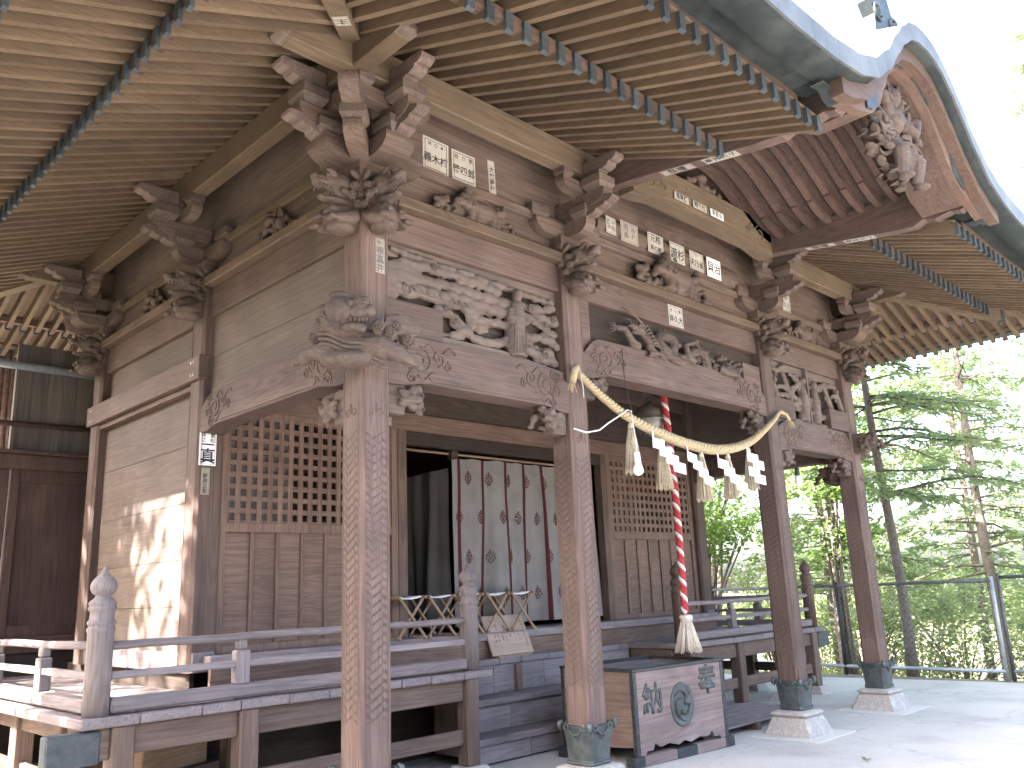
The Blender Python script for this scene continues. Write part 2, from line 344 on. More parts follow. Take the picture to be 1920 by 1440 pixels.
# --- columns (> foundation_stone, bronze_shoe, fret_relief)
def colmesh(z0, z1, h=HW, c=.02):
    pts = [(-h+c, -h), (h-c, -h), (h, -h+c), (h, h-c), (h-c, h), (-h+c, h), (-h, h-c), (-h, -h+c)]
    m = MB().prism(pts, z0, z1, 'xy')
    g_ = .004   # fine bead either side of each chamfer
    for sx in (-1, 1):
        for sy in (-1, 1):
            m.box((sx*(h-c-.012), sy*h, z0), (sx*(h-c-.006), sy*(h+.003), z1), 0)
            m.box((sx*h, sy*(h-c-.012), z0), (sx*(h+.003), sy*(h-c-.006), z1), 0)
    return m.mesh('column', W['frontz'])
def fret(face, z0, z1):
    """key-fret carved in low relief: groups of slanting bars"""
    m = MB(); hw = HW-.034; per = .0540; z = z0
    def bar(u0, v0, u1, v1, wd=.0040):
        d = Vector((u1-u0, v1-v0)).normalized(); n = Vector((-d.y, d.x))*wd/2
        q = [(u0+n.x, v0+n.y), (u0-n.x, v0-n.y), (u1-n.x, v1-n.y), (u1+n.x, v1+n.y)]
        if face == 'y': top = [(a, -HW-.0014, b) for a, b in q]; bot = [(a, -HW+.001, b) for a, b in q]
        else: top = [(-HW-.0014, -a, b) for a, b in q]; bot = [(-HW+.001, -a, b) for a, b in q]
        m.add(top+bot, [(0, 1, 2, 3), (0, 4, 5, 1), (1, 5, 6, 2), (2, 6, 7, 3), (3, 7, 4, 0)])
    while z < z1:
        for k in range(3):
            o = k*.0087
            bar(-hw*.62+k*.005, z-.024+o, hw*.62+k*.005-.010, z+.030+o)
            bar(-hw, z+.037-o, -hw*.52+k*.003, z+.012-o)
            bar(hw*.52-k*.003, z+.003+o-.009, hw, z-.022+o-.009)
        bar(-hw, z-.027, -hw*.55, z-.004); bar(hw*.55, z+.036, hw, z+.058)
        z += per
    for s in (-1, 1): bar(s*(hw+.006), z0-.03, s*(hw+.006), z1+.03, .003)
    return m.mesh('fret_relief', W['frontz'])
FY, FX = fret('y', .80, 2.50), fret('x', .80, 2.50)
def curl(face):
    """carved leaf curl that closes the fret at its top"""
    m = MB()
    for s in (-1, 1):
        pts = []
        for k in range(26):
            a = k/25*math.pi*2.2; r = .032*(1-k/30)
            pts.append((s*(.034+math.cos(a+math.pi)*r), 2.64+math.sin(a)*r*1.1))
        pts = [(s*.004, 2.70)] + pts
        if face == 'y': m.tube([(a, -HW, b) for a, b in pts], .0045, 5)
        else: m.tube([(-HW, -a, b) for a, b in pts], .0045, 5)
    return m.mesh('leaf_curl', W['frontz'])
CY_, CX_ = curl('y'), curl('x')
CM_F = colmesh(.235, 4.13)
def shoe_mesh():
    m = MB(); secs = [(.228, .122), (.245, .128), (.27, .119), (.38, .128), (.48, .138), (.505, .143), (.51, .12)]
    vs = []; fs = []; c = .024
    for z, h in secs:
        vs += [(-h+c, -h, z), (h-c, -h, z), (h, -h+c, z), (h, h-c, z), (h-c, h, z), (-h+c, h, z), (-h, h-c, z), (-h, -h+c, z)]
    for i in range(len(secs)-1):
        for k in range(8): a = i*8+k; b = i*8+(k+1) % 8; fs.append((a, b, b+8, a+8))
    m.add(vs, fs)
    for q in range(4):
        T = Matrix.Rotation(q*math.pi/2, 4, 'Z')
        for s in (-1, 1):
            pts = []
            for k in range(22):
                a = k/21*math.pi*2.4; r = .03*(1-k/27)
                pts.append((s*(.083+math.cos(a)*r), -.146, .50-math.sin(a)*r*.95))
            m.tube(pts, [.0085]*18+[.007, .006, .005, .004], 6, T=T)
        m.tube([(-.075+.15*k/10, -.145, .49-.045*math.sin(math.pi*k/10)) for k in range(11)], .0085, 6, T=T)
        m.tube([(-.045+.09*k/10, -.143, .475-.06*math.sin(math.pi*k/10)) for k in range(11)], .005, 6, T=T)
        m.tube([(-.13, -.13, .535), (-.148, -.148, .52), (-.15, -.15, .495), (-.138, -.138, .465)], [.012, .02, .018, .006], 8, T=T)
        for k in range(9): m.ell((-.1+.025*k, -.126, .262), .006, n=6, m=4, T=T)
    return m.mesh('bronze_shoe', BRZ)
SHOE = shoe_mesh()
def stone_mesh():
    m = MB()
    def frus(z0, h0, z1, h1, c=.015):
        vs = []
        for z, h in ((z0, h0), (z1-.012, h1+.003), (z1, h1-.012)):
            vs += [(-h+c, -h, z), (h-c, -h, z), (h, -h+c, z), (h, h-c, z), (h-c, h, z), (-h+c, h, z), (-h, h-c, z), (-h, -h+c, z)]
        fs = [tuple(range(16, 24))]
        for i in range(2):
            for k in range(8): a = i*8+k; b = i*8+(k+1) % 8; fs.append((a, b, b+8, a+8))
        m.add(vs, fs)
    frus(0.0, .255, .175, .185)
    # slab with a rounded rim
    prof = [(.178, .178), (.186, .192), (.2, .197), (.214, .19), (.226, .165), (.232, .13)]
    vs = []; fs = []; c = .02
    for z, h in prof: vs += [(-h+c, -h, z), (h-c, -h, z), (h, -h+c, z), (h, h-c, z), (h-c, h, z), (-h+c, h, z), (-h, h-c, z), (-h, -h+c, z)]
    for i in range(len(prof)-1):
        for k in range(8): a = i*8+k; b = i*8+(k+1) % 8; fs.append((a, b, b+8, a+8))
    fs += [tuple(range(40, 48)), tuple(range(7, -1, -1))]
    m.add(vs, fs, smooth=False)
    return m.mesh('foundation_stone', STONE)
PED = stone_mesh()
PAD = plain('pale_mortar', (.46, .45, .42), (.55, .54, .50), 30, .9, 0, .2)
padm = MB(); padm.box((-.40, -.40, -.03), (.40, .36, .006), .002); padm = padm.mesh('footing', PAD)
for x in (XA, XB, XC, XD):
    c = obj('column', CM_F, hall, (x, 0, 0))
    obj('foundation_stone', PED, c); obj('bronze_shoe', SHOE, c); obj('footing', padm, c)
    tag(obj('fret_relief', FY, c), kind='stuff'); tag(obj('fret_relief', FX, c), kind='stuff')
    obj('leaf_curl', CY_, c); obj('leaf_curl', CX_, c)
CM_B = colmesh(.98, 4.13)
for x in (XA, XD):
    for y in (YE, YF): obj('column', CM_B, hall, (x, y, 0))

# --- tie beams, wall plates
def beamx(name, x0, x1, y, hw, z0, z1, mat, c=.006): return P(name, MB().box((x0, y-hw, z0), (x1, y+hw, z1), c), mat)
def beamy(name, y0, y1, x, hw, z0, z1, mat, c=.006): return P(name, MB().box((x-hw, y0, z0), (x+hw, y1, z1), c), mat)
for a, b in ((XA, XB), (XB, XC), (XC, XD)): beamx('tie_beam', a+HW-.01, b-HW+.01, 0, .06, 3.895, 4.13, W['frontx'])
for x in (XA, XD):
    for a, b in ((0, YE), (YE, YF)): beamy('tie_beam', a+HW-.01, b-HW+.01, x, .06, 3.875, 4.13, W['fronty'])
beamx('wall_plate', -.145, XD+.145, 0, .145, 4.131, 4.215, W['platex'], .01)
for x in (XA, XD): beamy('wall_plate', .147, YF+.145, x, .145, 4.131, 4.215, W['platey'], .01)
beamx('wall_plate', .147, XD-.147, YF, .145, 4.131, 4.215, W['platex'], .01)
# frieze boards above the plates, with a through-beam half way
for i, (a, b) in enumerate(((-.02, XB), (XB+.002, XC), (XC+.002, XD+.02))):
    P('frieze_board', MB().box((a, -.02, 4.215), (b, .02, 5.3), .002), W['ochre'] if False else W['bracket'])
for x in (XA, XD):
    P('frieze_board', MB().box((x-.02, .022, 4.215), (x+.02, YF, 5.3), .002), W['bracketd'])
P('frieze_board', MB().box((.022, YF-.02, 4.215), (XD-.022, YF+.02, 5.3), .002), W['eavex'])
beamx('through_beam', -.05, XD+.05, -.035, .035, 4.47, 4.545, W['bracket'], .006)
for x, s in ((XA, -1), (XD, 1)): beamy('through_beam', .01, YF+.05, x+s*.035, .035, 4.47, 4.545, W['eavey'], .006)

# --- rainbow beams with scroll relief
def scroll_tubes(m, pts_list, rad, face, y):
    for pts in pts_list:
        if face == 'xz': m.tube([(a, y, b) for a, b in pts], rad, 5, smooth=True)
        else: m.tube([(y, a, b) for a, b in pts], rad, 5, smooth=True)
def spiral(cx, cz, r, turns, a0, d=1, n=30, tail=0):
    return [(cx+math.cos(a0+d*2*math.pi*turns*k/n)*r*(1-.86*k/n), cz+math.sin(a0+d*2*math.pi*turns*k/n)*r*(1-.86*k/n)) for k in range(n+1)]
def scroll_set(cx, cz, s, flip):
    L_ = []
    f = flip
    L_.append(spiral(cx, cz, .095*s, 1.6, math.pi/2 if f > 0 else math.pi/2, -f))
    L_.append(spiral(cx+f*.15*s, cz+.035*s, .055*s, 1.4, -math.pi/2, f))
    L_.append(spiral(cx+f*.23*s, cz-.01*s, .035*s, 1.3, math.pi/2, -f))
    L_.append(spiral(cx-f*.085*s, cz+.10*s, .04*s, 1.4, 0, f))
    L_.append(spiral(cx-f*.12*s, cz-.02*s, .045*s, 1.4, math.pi, -f))
    L_.append(spiral(cx-f*.07*s, cz-.12*s, .035*s, 1.3, math.pi/2, f))
    L_.append([(cx+f*(.04+.26*k/12)*s, cz+(.09+.03*math.sin(k*.8))*s) for k in range(13)])
    L_.append([(cx+f*(-.02+.14*k/10)*s, cz-(.095+.03*math.sin(k*.5))*s) for k in range(11)])
    for q in range(5):
        L_.append(spiral(cx-f*(.13-.02*q)*s, cz+(.10-.055*q)*s, .018*s, 1, q, f, 12))
    return L_
def rainbow(x0, x1, z0, z1, hw, face, at_, mat, arch=.035, shoulder=.10, thick=.1):
    """arched beam; face 'xz' runs along x at y=at_, 'yz' along y at x=at_"""
    L_ = x1-x0; n = 28
    top = []; bot = []
    for k in range(n+1):
        t = k/n; d = min(t, 1-t)*L_
        sh = shoulder*max(0, 1-d/.22)**1.7
        top.append((x0+L_*t, z1-sh+.02*math.sin(math.pi*t)))
        rise = arch*min(1, max(0, (d-.10)/.18))
        bot.append((x0+L_*t, z0+rise))
    prof = bot + top[::-1]
    m = MB(); m.prism(prof, at_-thick, at_+thick, face)
    # flat eyebrow moulding under the belly
    cf = [(x0+.35, z0+arch+.035), (x0+.30, z0+arch+.012), (x1-.30, z0+arch+.012), (x1-.35, z0+arch+.035)]
    o = P('rainbow_beam', m, mat)
    mm = MB()
    for s in (-1, 1):
        mm.prism([(x0+.40, z0+arch+.085), (x0+.33, z0+arch+.055), (x0+.36, z0+arch+.02), (x1-.36, z0+arch+.02), (x1-.33, z0+arch+.055), (x1-.40, z0+arch+.085)], at_+s*(thick-.004), at_+s*(thick+.007), face)
    mm.build('eyebrow_moulding', mat, o)
    zc = (z0+z1)/2+.02; sc = (z1-z0)/.32
    for s in (-1, 1):
        for xe, f in ((x0+.25*sc, 1), (x1-.25*sc, -1)):
            ms = MB(); scroll_tubes(ms, scroll_set(xe, zc, sc, f), .0085, face, at_+s*(thick+.001)); ms.build('scroll_relief', mat, o)
    return o
rainbow(XA+HW-.005, XB-HW+.005, 2.855, 3.195, 0, 'xz', 0, W['frontx'])
rainbow(XC+HW-.005, XD-HW+.005, 2.855, 3.195, 0, 'xz', 0, W['frontx'])
rainbow(XB+HW-.005, XC-HW+.005, 3.19, 3.545, 0, 'xz', 0, W['frontx'], .05, .15)
for x in (XA, XD): rainbow(HW-.005, YE-HW+.005, 2.865, 3.175, 0, 'yz', x, W['fronty'])

# --- lion carvings on the column heads
def lion_mesh():
    m = MB(); e = m.ell
    e((.0, 0, .20), (.09, .10, .20)); e((.105, 0, .10), (.115, .115, .10)); e((.10, 0, .035), (.11, .09, .045))
    e((.115, 0, .325), (.10, .092, .095)); e((.20, 0, .335), (.085, .062, .052)); e((.275, 0, .335), (.04, .052, .036)); e((.312, 0, .352), (.02, .036, .02))
    e((.13, 0, .215), (.10, .06, .03)); e((.205, 0, .212), (.07, .048, .017)); e((.262, 0, .222), (.018, .036, .018))
    for s in (-1, 1):
        e((.205, s*.05, .392), (.045, .024, .018), Matrix.Rotation(-.25, 3, 'Y')); e((.255, s*.042, .312), (.045, .018, .018))
        e((.055, s*.105, .40), (.055, .02, .026), Matrix.Rotation(-.5, 3, 'Y')); e((.30, s*.03, .325), .012)
        for (a, b, c, r_) in ((.06, .10, .315, .04), (.085, .10, .25, .036), (.01, .11, .35, .038), (.005, .115, .27, .04), (.04, .11, .19, .036), (.13, .085, .265, .026), (-.02, .10, .42, .04)):
            e((a, s*b, c), (r_, r_*.7, r_))
        m.tube([(.05, s*.105, .10), (.14, s*.118, .06), (.205, s*.10, .05)], [.045, .04, .034], 8)
        for k in range(3): e((.238, s*(.076+.024*k), .046), (.026, .0115, .021))
        m.tube([(.13, s*.05, .12), (.20, s*.05, .135), (.228, s*.045, .115)], [.036, .03, .022], 8)
        for k in range(2): e((.236, s*(.032+.026*k), .103), (.02, .0115, .02))
    x = MB()
    for s in (-1, 1):
        for (a, b, c, r_) in ((.06, .130, .315, .034), (.085, .127, .25, .031), (.005, .146, .27, .034), (.04, .137, .19, .03), (.01, .138, .35, .03)):
            for q in (1, .6): x.tube([(p, s*b+s*.006*(1-q), z) for p, z in spiral(a, c, r_*q, 1.0, q*4, 1, 16)], .0065, 5)
        x.ell((.235, s*.05, .362), .0155, n=8, m=6)
        for k in range(4): x.ell((.285-.03*k, s*.036, .288 if k else .28), (.006, .006, .013 if k else .022), n=6, m=4)
        for k in range(3): x.ell((.25-.03*k, s*.034, .232), (.005, .005, .011), n=6, m=4)
    o = remesh(m, 'lion_carving', W['carve'], .0085, 1, None, None, x); me = o.data; bpy.data.objects.remove(o); return me
LION = lion_mesh()
def place(me, name, loc, rz, s=1.0, sz=None, parent=None):
    o = obj(name, me, parent or hall, loc); o.rotation_euler = (0, 0, rz); o.scale = (s, s, sz or s); return o
FRONT, LEFT, RIGHT, BACK = -math.pi/2, math.pi, 0, math.pi/2
LZ = 3.855
for x in (XA, XB, XC, XD): place(LION, 'lion_carving', (x, -HW+.01, LZ), FRONT)
for y in (0, YE, YF):
    place(LION, 'lion_carving', (XA-HW+.01, y, LZ), LEFT); place(LION, 'lion_carving', (XD+HW-.01, y, LZ), RIGHT)

# --- bracket complexes
def arm(m, L0, L1, z0, z1, th, T, curve=.11, mat=0):
    """bracket arm along local +x from L0 to L1, lower outer end rounded"""
    n = 7; c = min(curve, (z1-z0)*1.5); h = z1-z0
    prof = [(L0, z0)] + [(L1-c+c*math.sin(math.pi/2*k/n), z0+h*.78*(1-math.cos(math.pi/2*k/n))) for k in range(n+1)] + [(L1, z1), (L0, z1)]
    m.prism(prof, -th/2, th/2, 'xz', mat, T)
def arm2(m, L_, z0, z1, th, T, curve=.11):
    n = 7; c = min(curve, (z1-z0)*1.5); h = z1-z0
    r_ = [(L_-c+c*math.sin(math.pi/2*k/n), z0+h*.78*(1-math.cos(math.pi/2*k/n))) for k in range(n+1)] + [(L_, z1)]
    prof = r_ + [(-a, b) for a, b in r_[::-1]]
    m.prism(prof, -th/2, th/2, 'xz', 0, T)
def block(m, x, z0, T, h=.075, t=.105):
    """bearing block: square top, hollowed taper below"""
    z1 = z0+t; zm = z0+t*.45; hb = h*.68
    vs = []
    for z, q in ((z0, hb), (zm, h), (z1, h)): vs += [(x-q, -q, z), (x+q, -q, z), (x+q, q, z), (x-q, q, z)]
    fs = [(3, 2, 1, 0), (8, 9, 10, 11)]
    for i in (0, 4):
        for k in range(4): fs.append((i+k, i+(k+1) % 4, i+4+(k+1) % 4, i+4+k))
    m.add(vs, fs, 0, False, T)
def nose(m, x0, L_, z0, z1, th, T):
    """scrolled beam nose: stepped cloud outline"""
    h = z1-z0
    prof = [(x0, z0), (x0+L_*.30, z0), (x0+L_*.42, z0+h*.10), (x0+L_*.50, z0+h*.30), (x0+L_*.60, z0+h*.28), (x0+L_*.74, z0+h*.38), (x0+L_*.78, z0+h*.55), (x0+L_*.88, z0+h*.54), (x0+L_, z0+h*.68), (x0+L_*1.02, z0+h*.85), (x0+L_*.96, z1), (x0, z1)]
    m.prism(prof, -th/2, th/2, 'xz', 0, T)
def bracket(x, y, outs, walls, diag=None):
    """outs: outward headings; walls: headings of the wall plane; diag: corner heading"""
    root = MB(); T0 = Matrix.Translation((x, y, 0))
    block(root, 0, 4.216, T0, .15, .15)
    b = P('bracket_set', root, W['bracket'])
    def H(a): return T0 @ Matrix.Rotation(a, 4, 'Z')
    for a in walls:
        m = MB(); arm2(m, .40, 4.36, 4.485, .235, H(a), .16); m.build('arm', W['bracket'], b)
        for s in (-1, 1): m = MB(); block(m, s*.325, 4.487, H(a), .105, .11); m.build('block', W['bracketd'], b)
    for a in outs:
        m = MB(); arm(m, -.1, .36, 4.362, 4.487, .12, H(a)); m.build('arm', W['bracket'], b)
        m = MB(); block(m, .29, 4.489, H(a), .085); m.build('block', W['bracketd'], b)
        m = MB(); arm(m, -.1, .56, 4.56, 4.68, .12, H(a), .15); m.build('arm', W['bracket'], b)
        m = MB(); nose(m, .30, .33, 4.4895, 4.60, .10, H(a)); m.build('nose', W['bracketd'], b)
        m = MB(); block(m, .46, 4.682, H(a), .10, .115); m.build('block', W['bracketd'], b)
        m = MB(); arm2(m, .30, 4.685, 4.79, .09, T0 @ Matrix.Translation(Matrix.Rotation(a, 3, 'Z') @ Vector((.30, 0, 0))) @ Matrix.Rotation(a+math.pi/2, 4, 'Z')); m.build('arm', W['bracket'], b)
        for s in (-1, 0, 1): m = MB(); block(m, s*.24, 4.79, T0 @ Matrix.Translation(Matrix.Rotation(a, 3, 'Z') @ Vector((.30, 0, 0))) @ Matrix.Rotation(a+math.pi/2, 4, 'Z'), .06, .075); m.build('block', W['bracketd'], b)
        m = MB(); nose(m, .36, .34, 4.80, 4.955, .11, H(a)); m.build('nose', W['bracketd'], b)
    if diag is not None:
        m = MB(); arm(m, -.1, .50, 4.359, 4.4885, .125, H(diag), .16); m.build('arm', W['bracket'], b)
        m = MB(); block(m, .42, 4.49, H(diag), .085); m.build('block', W['bracketd'], b)
        m = MB(); arm(m, -.1, .66, 4.597, 4.72, .125, H(diag), .16); m.build('arm', W['bracket'], b)
    return b
bracket(XA, 0, (FRONT, LEFT), (0, math.pi/2), R(225)); bracket(XD, 0, (FRONT, RIGHT), (0, math.pi/2), R(315))
bracket(XB, 0, (FRONT,), (0,)); bracket(XC, 0, (FRONT,), (0,))
for x, d in ((XA, LEFT), (XD, RIGHT)): bracket(x, YE, (d,), (math.pi/2,))
bracket(XA, YF, (LEFT, BACK), (0, math.pi/2), R(135)); bracket(XD, YF, (RIGHT, BACK), (0, math.pi/2), R(45))
# ------------------------------------------------------------------ eaves
def zj(v): return 5.09-.384*(v-.35)
def zh(v): return 4.77-.325*(v-1.5)
V1, V2, KE = 1.50, 2.27, .285
GX0, GX1 = 2.28, 4.914             # outer faces of the gable's side beams
# purlins
def purlin(a, b): return MB().box(a, b, .008)
P('eave_purlin', purlin((-.80, -KE-.065, 4.87), (GX0-.002, -KE+.065, 5.10)), W['ochre'])
P('eave_purlin', purlin((GX1+.002, -KE-.065, 4.87), (XD+.80, -KE+.065, 5.10)), W['ochre'])
for x, s in ((XA, -1), (XD, 1)):
    xc = x+s*KE
    P('eave_purlin', purlin((xc-.065, -.80, 4.872), (xc+.065, YF+.80, 5.098)), W['eavey'])
P('eave_purlin', purlin((-.80, YF+KE-.065, 4.87), (XD+.80, YF+KE+.065, 5.10)), W['eavex'])
for x, y, a in ((-.80, -KE, LEFT), (XD+.80, -KE, RIGHT), (XA-KE, -.80, FRONT), (XD+KE, -.80, FRONT), (-.80, YF+KE, LEFT)):
    m = MB(); T = Matrix.Translation((x, y, 0)) @ Matrix.Rotation(a, 4, 'Z')
    m.prism([(-.002, 4.878), (.05, 4.885), (.075, 4.905), (.078, 4.935), (.058, 4.948), (.095, 4.955), (.115, 4.975), (.116, 5.005), (.096, 5.018), (.13, 5.025), (.15, 5.045), (.148, 5.075), (.128, 5.094), (-.002, 5.094)], -.068, .068, 'xz', 0, T)
    P('purlin_nose', m, W['bracketd'])

def raft_mesh(v0, v1, zf, hw=.0235, h=.115, cap=True):
    m = MB(); c = .006
    prof = [(-v1, zf(v1)), (-v0, zf(v0)), (-v0, zf(v0)+h), (-v1, zf(v1)+h)]
    m.prism(prof, -hw, hw, 'yz')
    if cap:
        a = zf(v1)
        m.prism([(-v1-.006, a-.004), (-v1+.022, a-.010), (-v1+.022, a+h+.004), (-v1-.006, a+h+.004)], -hw-.005, hw+.005, 'yz', 1)
    return m.mesh('rafter', [W['eavey'], COPB])
JM, HM = raft_mesh(-.30, V1, zj), raft_mesh(1.42, V2, zh, .0225, .105)
roof_deck = MB()
def deck(v0, v1, zf, off, sides):
    for s in sides:
        q = {'f': [(-v0, -v0), (XD+v0, -v0), (XD+v1, -v1), (-v1, -v1)],
             'l': [(-v0, YF+v0), (-v0, -v0), (-v1, -v1), (-v1, YF+v1)],
             'r': [(XD+v0, -v0), (XD+v0, YF+v0), (XD+v1, YF+v1), (XD+v1, -v1)],
             'b': [(XD+v0, YF+v0), (-v0, YF+v0), (-v1, YF+v1), (XD+v1, YF+v1)],
             'fl': [(-v0, -v0), (GX0-.01, -v0), (GX0-.01, -v1), (-v1, -v1)],
             'fr': [(GX1+.01, -v0), (XD+v0, -v0), (XD+v1, -v1), (GX1+.01, -v1)]}[s]
        zz = [zf(v0)+off, zf(v0)+off, zf(v1)+off, zf(v1)+off]
        vs = [(a, b, z) for (a, b), z in zip(q, zz)] + [(a, b, z+.02) for (a, b), z in zip(q, zz)]
        roof_deck.add(vs, [(0, 1, 2, 3), (7, 6, 5, 4), (0, 4, 5, 1), (1, 5, 6, 2), (2, 6, 7, 3), (3, 7, 4, 0)])
deck(-.30, .34, zj, .116, ('f', 'l', 'r', 'b')); deck(.34, 1.47, zj, .116, ('fl', 'fr', 'l', 'r', 'b')); deck(1.45, 2.26, zh, .106, ('fl', 'fr', 'l', 'r', 'b'))
roof = P('roof', roof_deck, W['eavex'])
def setr(o, side, u):
    if side == 'f': o.location = (u, 0, 0)
    elif side == 'l': o.location = (0, u, 0); o.rotation_euler = (0, 0, -math.pi/2)
    elif side == 'r': o.location = (XD, u, 0); o.rotation_euler = (0, 0, math.pi/2)
    else: o.location = (u, YF, 0); o.rotation_euler = (0, 0, math.pi)
PITCHR = .1505
def run(side, us, zf, v0, v1, full, lo, hi, hw, h):
    for u in us:
        d = max(lo-u, u-hi, -1)          # how far past the corner column
        if d <= .30: me = full
        elif d < v1-.12: me = raft_mesh(max(d-.02, v0), v1, zf, hw, h)
        else: continue
        setr(obj('rafter', me, roof), side, u)
fl = [2.205-PITCHR*k for k in range(30)]; fr = [2*CX-u for u in fl]
run('f', [u for u in fl if u > -1.40], zj, -.3, V1, JM, 0, XD, .0235, .115); run('f', [u for u in fr if u < XD+1.40], zj, -.3, V1, JM, 0, XD, .0235, .115)
run('f', [u for u in fl if u > -2.15], zh, 1.42, V2, HM, 0, XD, .0225, .105); run('f', [u for u in fr if u < XD+2.15], zh, 1.42, V2, HM, 0, XD, .0225, .105)
su = [-2.14+PITCHR*k for k in range(61)]
for s_ in 'lr':
    us = [u for u in su if (u < 6.9 if s_ == 'l' else u < 3.2)]
    run(s_, [u for u in us if -1.40 < u < YF+1.40], zj, -.3, V1, JM, 0, YF, .0235, .115)
    run(s_, us, zh, 1.42, V2, HM, 0, YF, .0225, .105)
bu = [-2.14+PITCHR*k for k in range(20)]
run('b', [u for u in bu if u > -1.4], zj, -.3, V1, JM, 0, XD, .0235, .115); run('b', bu, zh, 1.42, V2, HM, 0, XD, .0225, .105)
# rows of boards along the eave: support for the flying rafters, red fascia, copper-clad layers
def ring(name, va, vb, z0, z1, mat, sides, ends=(GX0, GX1)):
    for s in sides:
        m = MB()
        q = {'fl': [(-vb, -vb), (ends[0], -vb), (ends[0], -va), (-va, -va)], 'fr': [(ends[1], -vb), (XD+vb, -vb), (XD+va, -va), (ends[1], -va)],
             'l': [(-vb, YF+vb), (-vb, -vb), (-va, -va), (-va, YF+va)], 'r': [(XD+vb, -vb), (XD+vb, YF+vb), (XD+va, YF+va), (XD+va, -va)],
             'b': [(XD+vb, YF+vb), (-vb, YF+vb), (-va, YF+va), (XD+va, YF+va)]}[s]
        m.add([(a, b, z0) for a, b in q] + [(a, b, z1) for a, b in q], [(3, 2, 1, 0), (4, 5, 6, 7), (0, 1, 5, 4), (1, 2, 6, 5), (2, 3, 7, 6), (3, 0, 4, 7)])
        m.build(name, mat, roof)
AL = ('fl', 'fr', 'l', 'r', 'b')
ring('eave_lath', 1.405, 1.485, zj(1.485)+.060, zh(1.485)+.012, W['red'], AL)
ring('red_fascia', 2.14, 2.245, zh(2.2)+.107, zh(2.2)+.175, W['red'], AL, (1.98, 2*CX-1.98))
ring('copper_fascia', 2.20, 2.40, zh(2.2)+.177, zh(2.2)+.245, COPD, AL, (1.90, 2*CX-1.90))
# hip rafters
for (x, y, a) in ((0, 0, R(225)), (XD, 0, R(315)), (0, YF, R(135)), (XD, YF, R(45))):
    T = Matrix.Translation((x, y, 0)) @ Matrix.Rotation(a, 4, 'Z'); q = math.sqrt(2)
    m = MB(); m.prism([(.05, zj(.05)-.05), (V1*q+.06, zj(V1)-.055), (V1*q+.06, zj(V1)+.08), (.05, zj(.05)+.08)], -.06, .06, 'xz', 0, T)
    m.prism([(V1*q+.05, zj(V1)-.062), (V1*q+.09, zj(V1)-.066), (V1*q+.09, zj(V1)+.084), (V1*q+.05, zj(V1)+.084)], -.067, .067, 'xz', 1, T)
    m.build('hip_rafter', [W['ochre'], COPB], roof)
    m = MB(); m.prism([(1.40*q, zh(1.40)-.04), (V2*q+.05, zh(V2)-.045), (V2*q+.05, zh(V2)+.08), (1.40*q, zh(1.40)+.075)], -.055, .055, 'xz', 0, T)
    m.prism([(V2*q+.04, zh(V2)-.052), (V2*q+.08, zh(V2)-.055), (V2*q+.08, zh(V2)+.085), (V2*q+.04, zh(V2)+.085)], -.062, .062, 'xz', 1, T)
    m.build('hip_rafter', [W['ochre'], COPB], roof)

# ------------------------------------------------------------------ copper roof with the curved gable
def interp(tab, d):
    d = abs(d)
    for (a, za), (b, zb) in zip(tab, tab[1:]):
        if d <= b:
            t = (d-a)/(b-a); t = t*t*(3-2*t)*.35+t*.65; return za+(zb-za)*t
    return tab[-1][1]
ZE = [(0, 5.745), (.15, 5.735), (.3, 5.69), (.5, 5.56), (.66, 5.41), (.92, 5.155), (1.2, 4.965), (1.5, 4.865), (1.9, 4.81), (2.4, 4.79), (9, 4.79)]
ZL = [(0, 5.43), (.2, 5.41), (.4, 5.30), (.55, 5.10), (.7, 4.90), (.9, 4.745), (1.15, 4.675), (1.45, 4.65), (1.75, 4.68), (9, 4.7)]
GC = 3.575
VE = 2.64
xs = [-VE+.001] + [GC-2.5+.05*k for k in range(101)] + [XD+VE-.001]
def zback(x, y):
    """copper surface: gable hump runs back into the hipped main roof"""
    v = min(-y, x, XD-x) if True else 0
    out = max(-y, -x, x-XD)
    main = 4.79+(VE-out)*.52+.05*max(0, (VE-out))**1.3 if out > -9 else 0
    hump = interp(ZE, x-GC)+(y+VE)*.33
    return max(main, hump) if y < 2.2 else main
rows = [-VE, -VE+.02, -2.4, -2.1, -1.8, -1.5, -1.2, -.9, -.5, 0, .6, 1.2, 1.8, 2.326]
rm_ = MB(); vs = []; n = len(xs)
for y in rows:
    for x in xs:
        t = max(0, min(1, (x+VE)/(XD+2*VE)))
        lim = max(-VE, -VE+0)
        vs.append((x, y, zback(x, y)))
fs = []
for j in range(len(rows)-1):
    for i in range(n-1):
        a = j*n+i; fs.append((a, a+1, a+1+n, a+n))
rm_.add(vs, fs, 0, True)
rm_.build('copper_roof', COPR, roof)
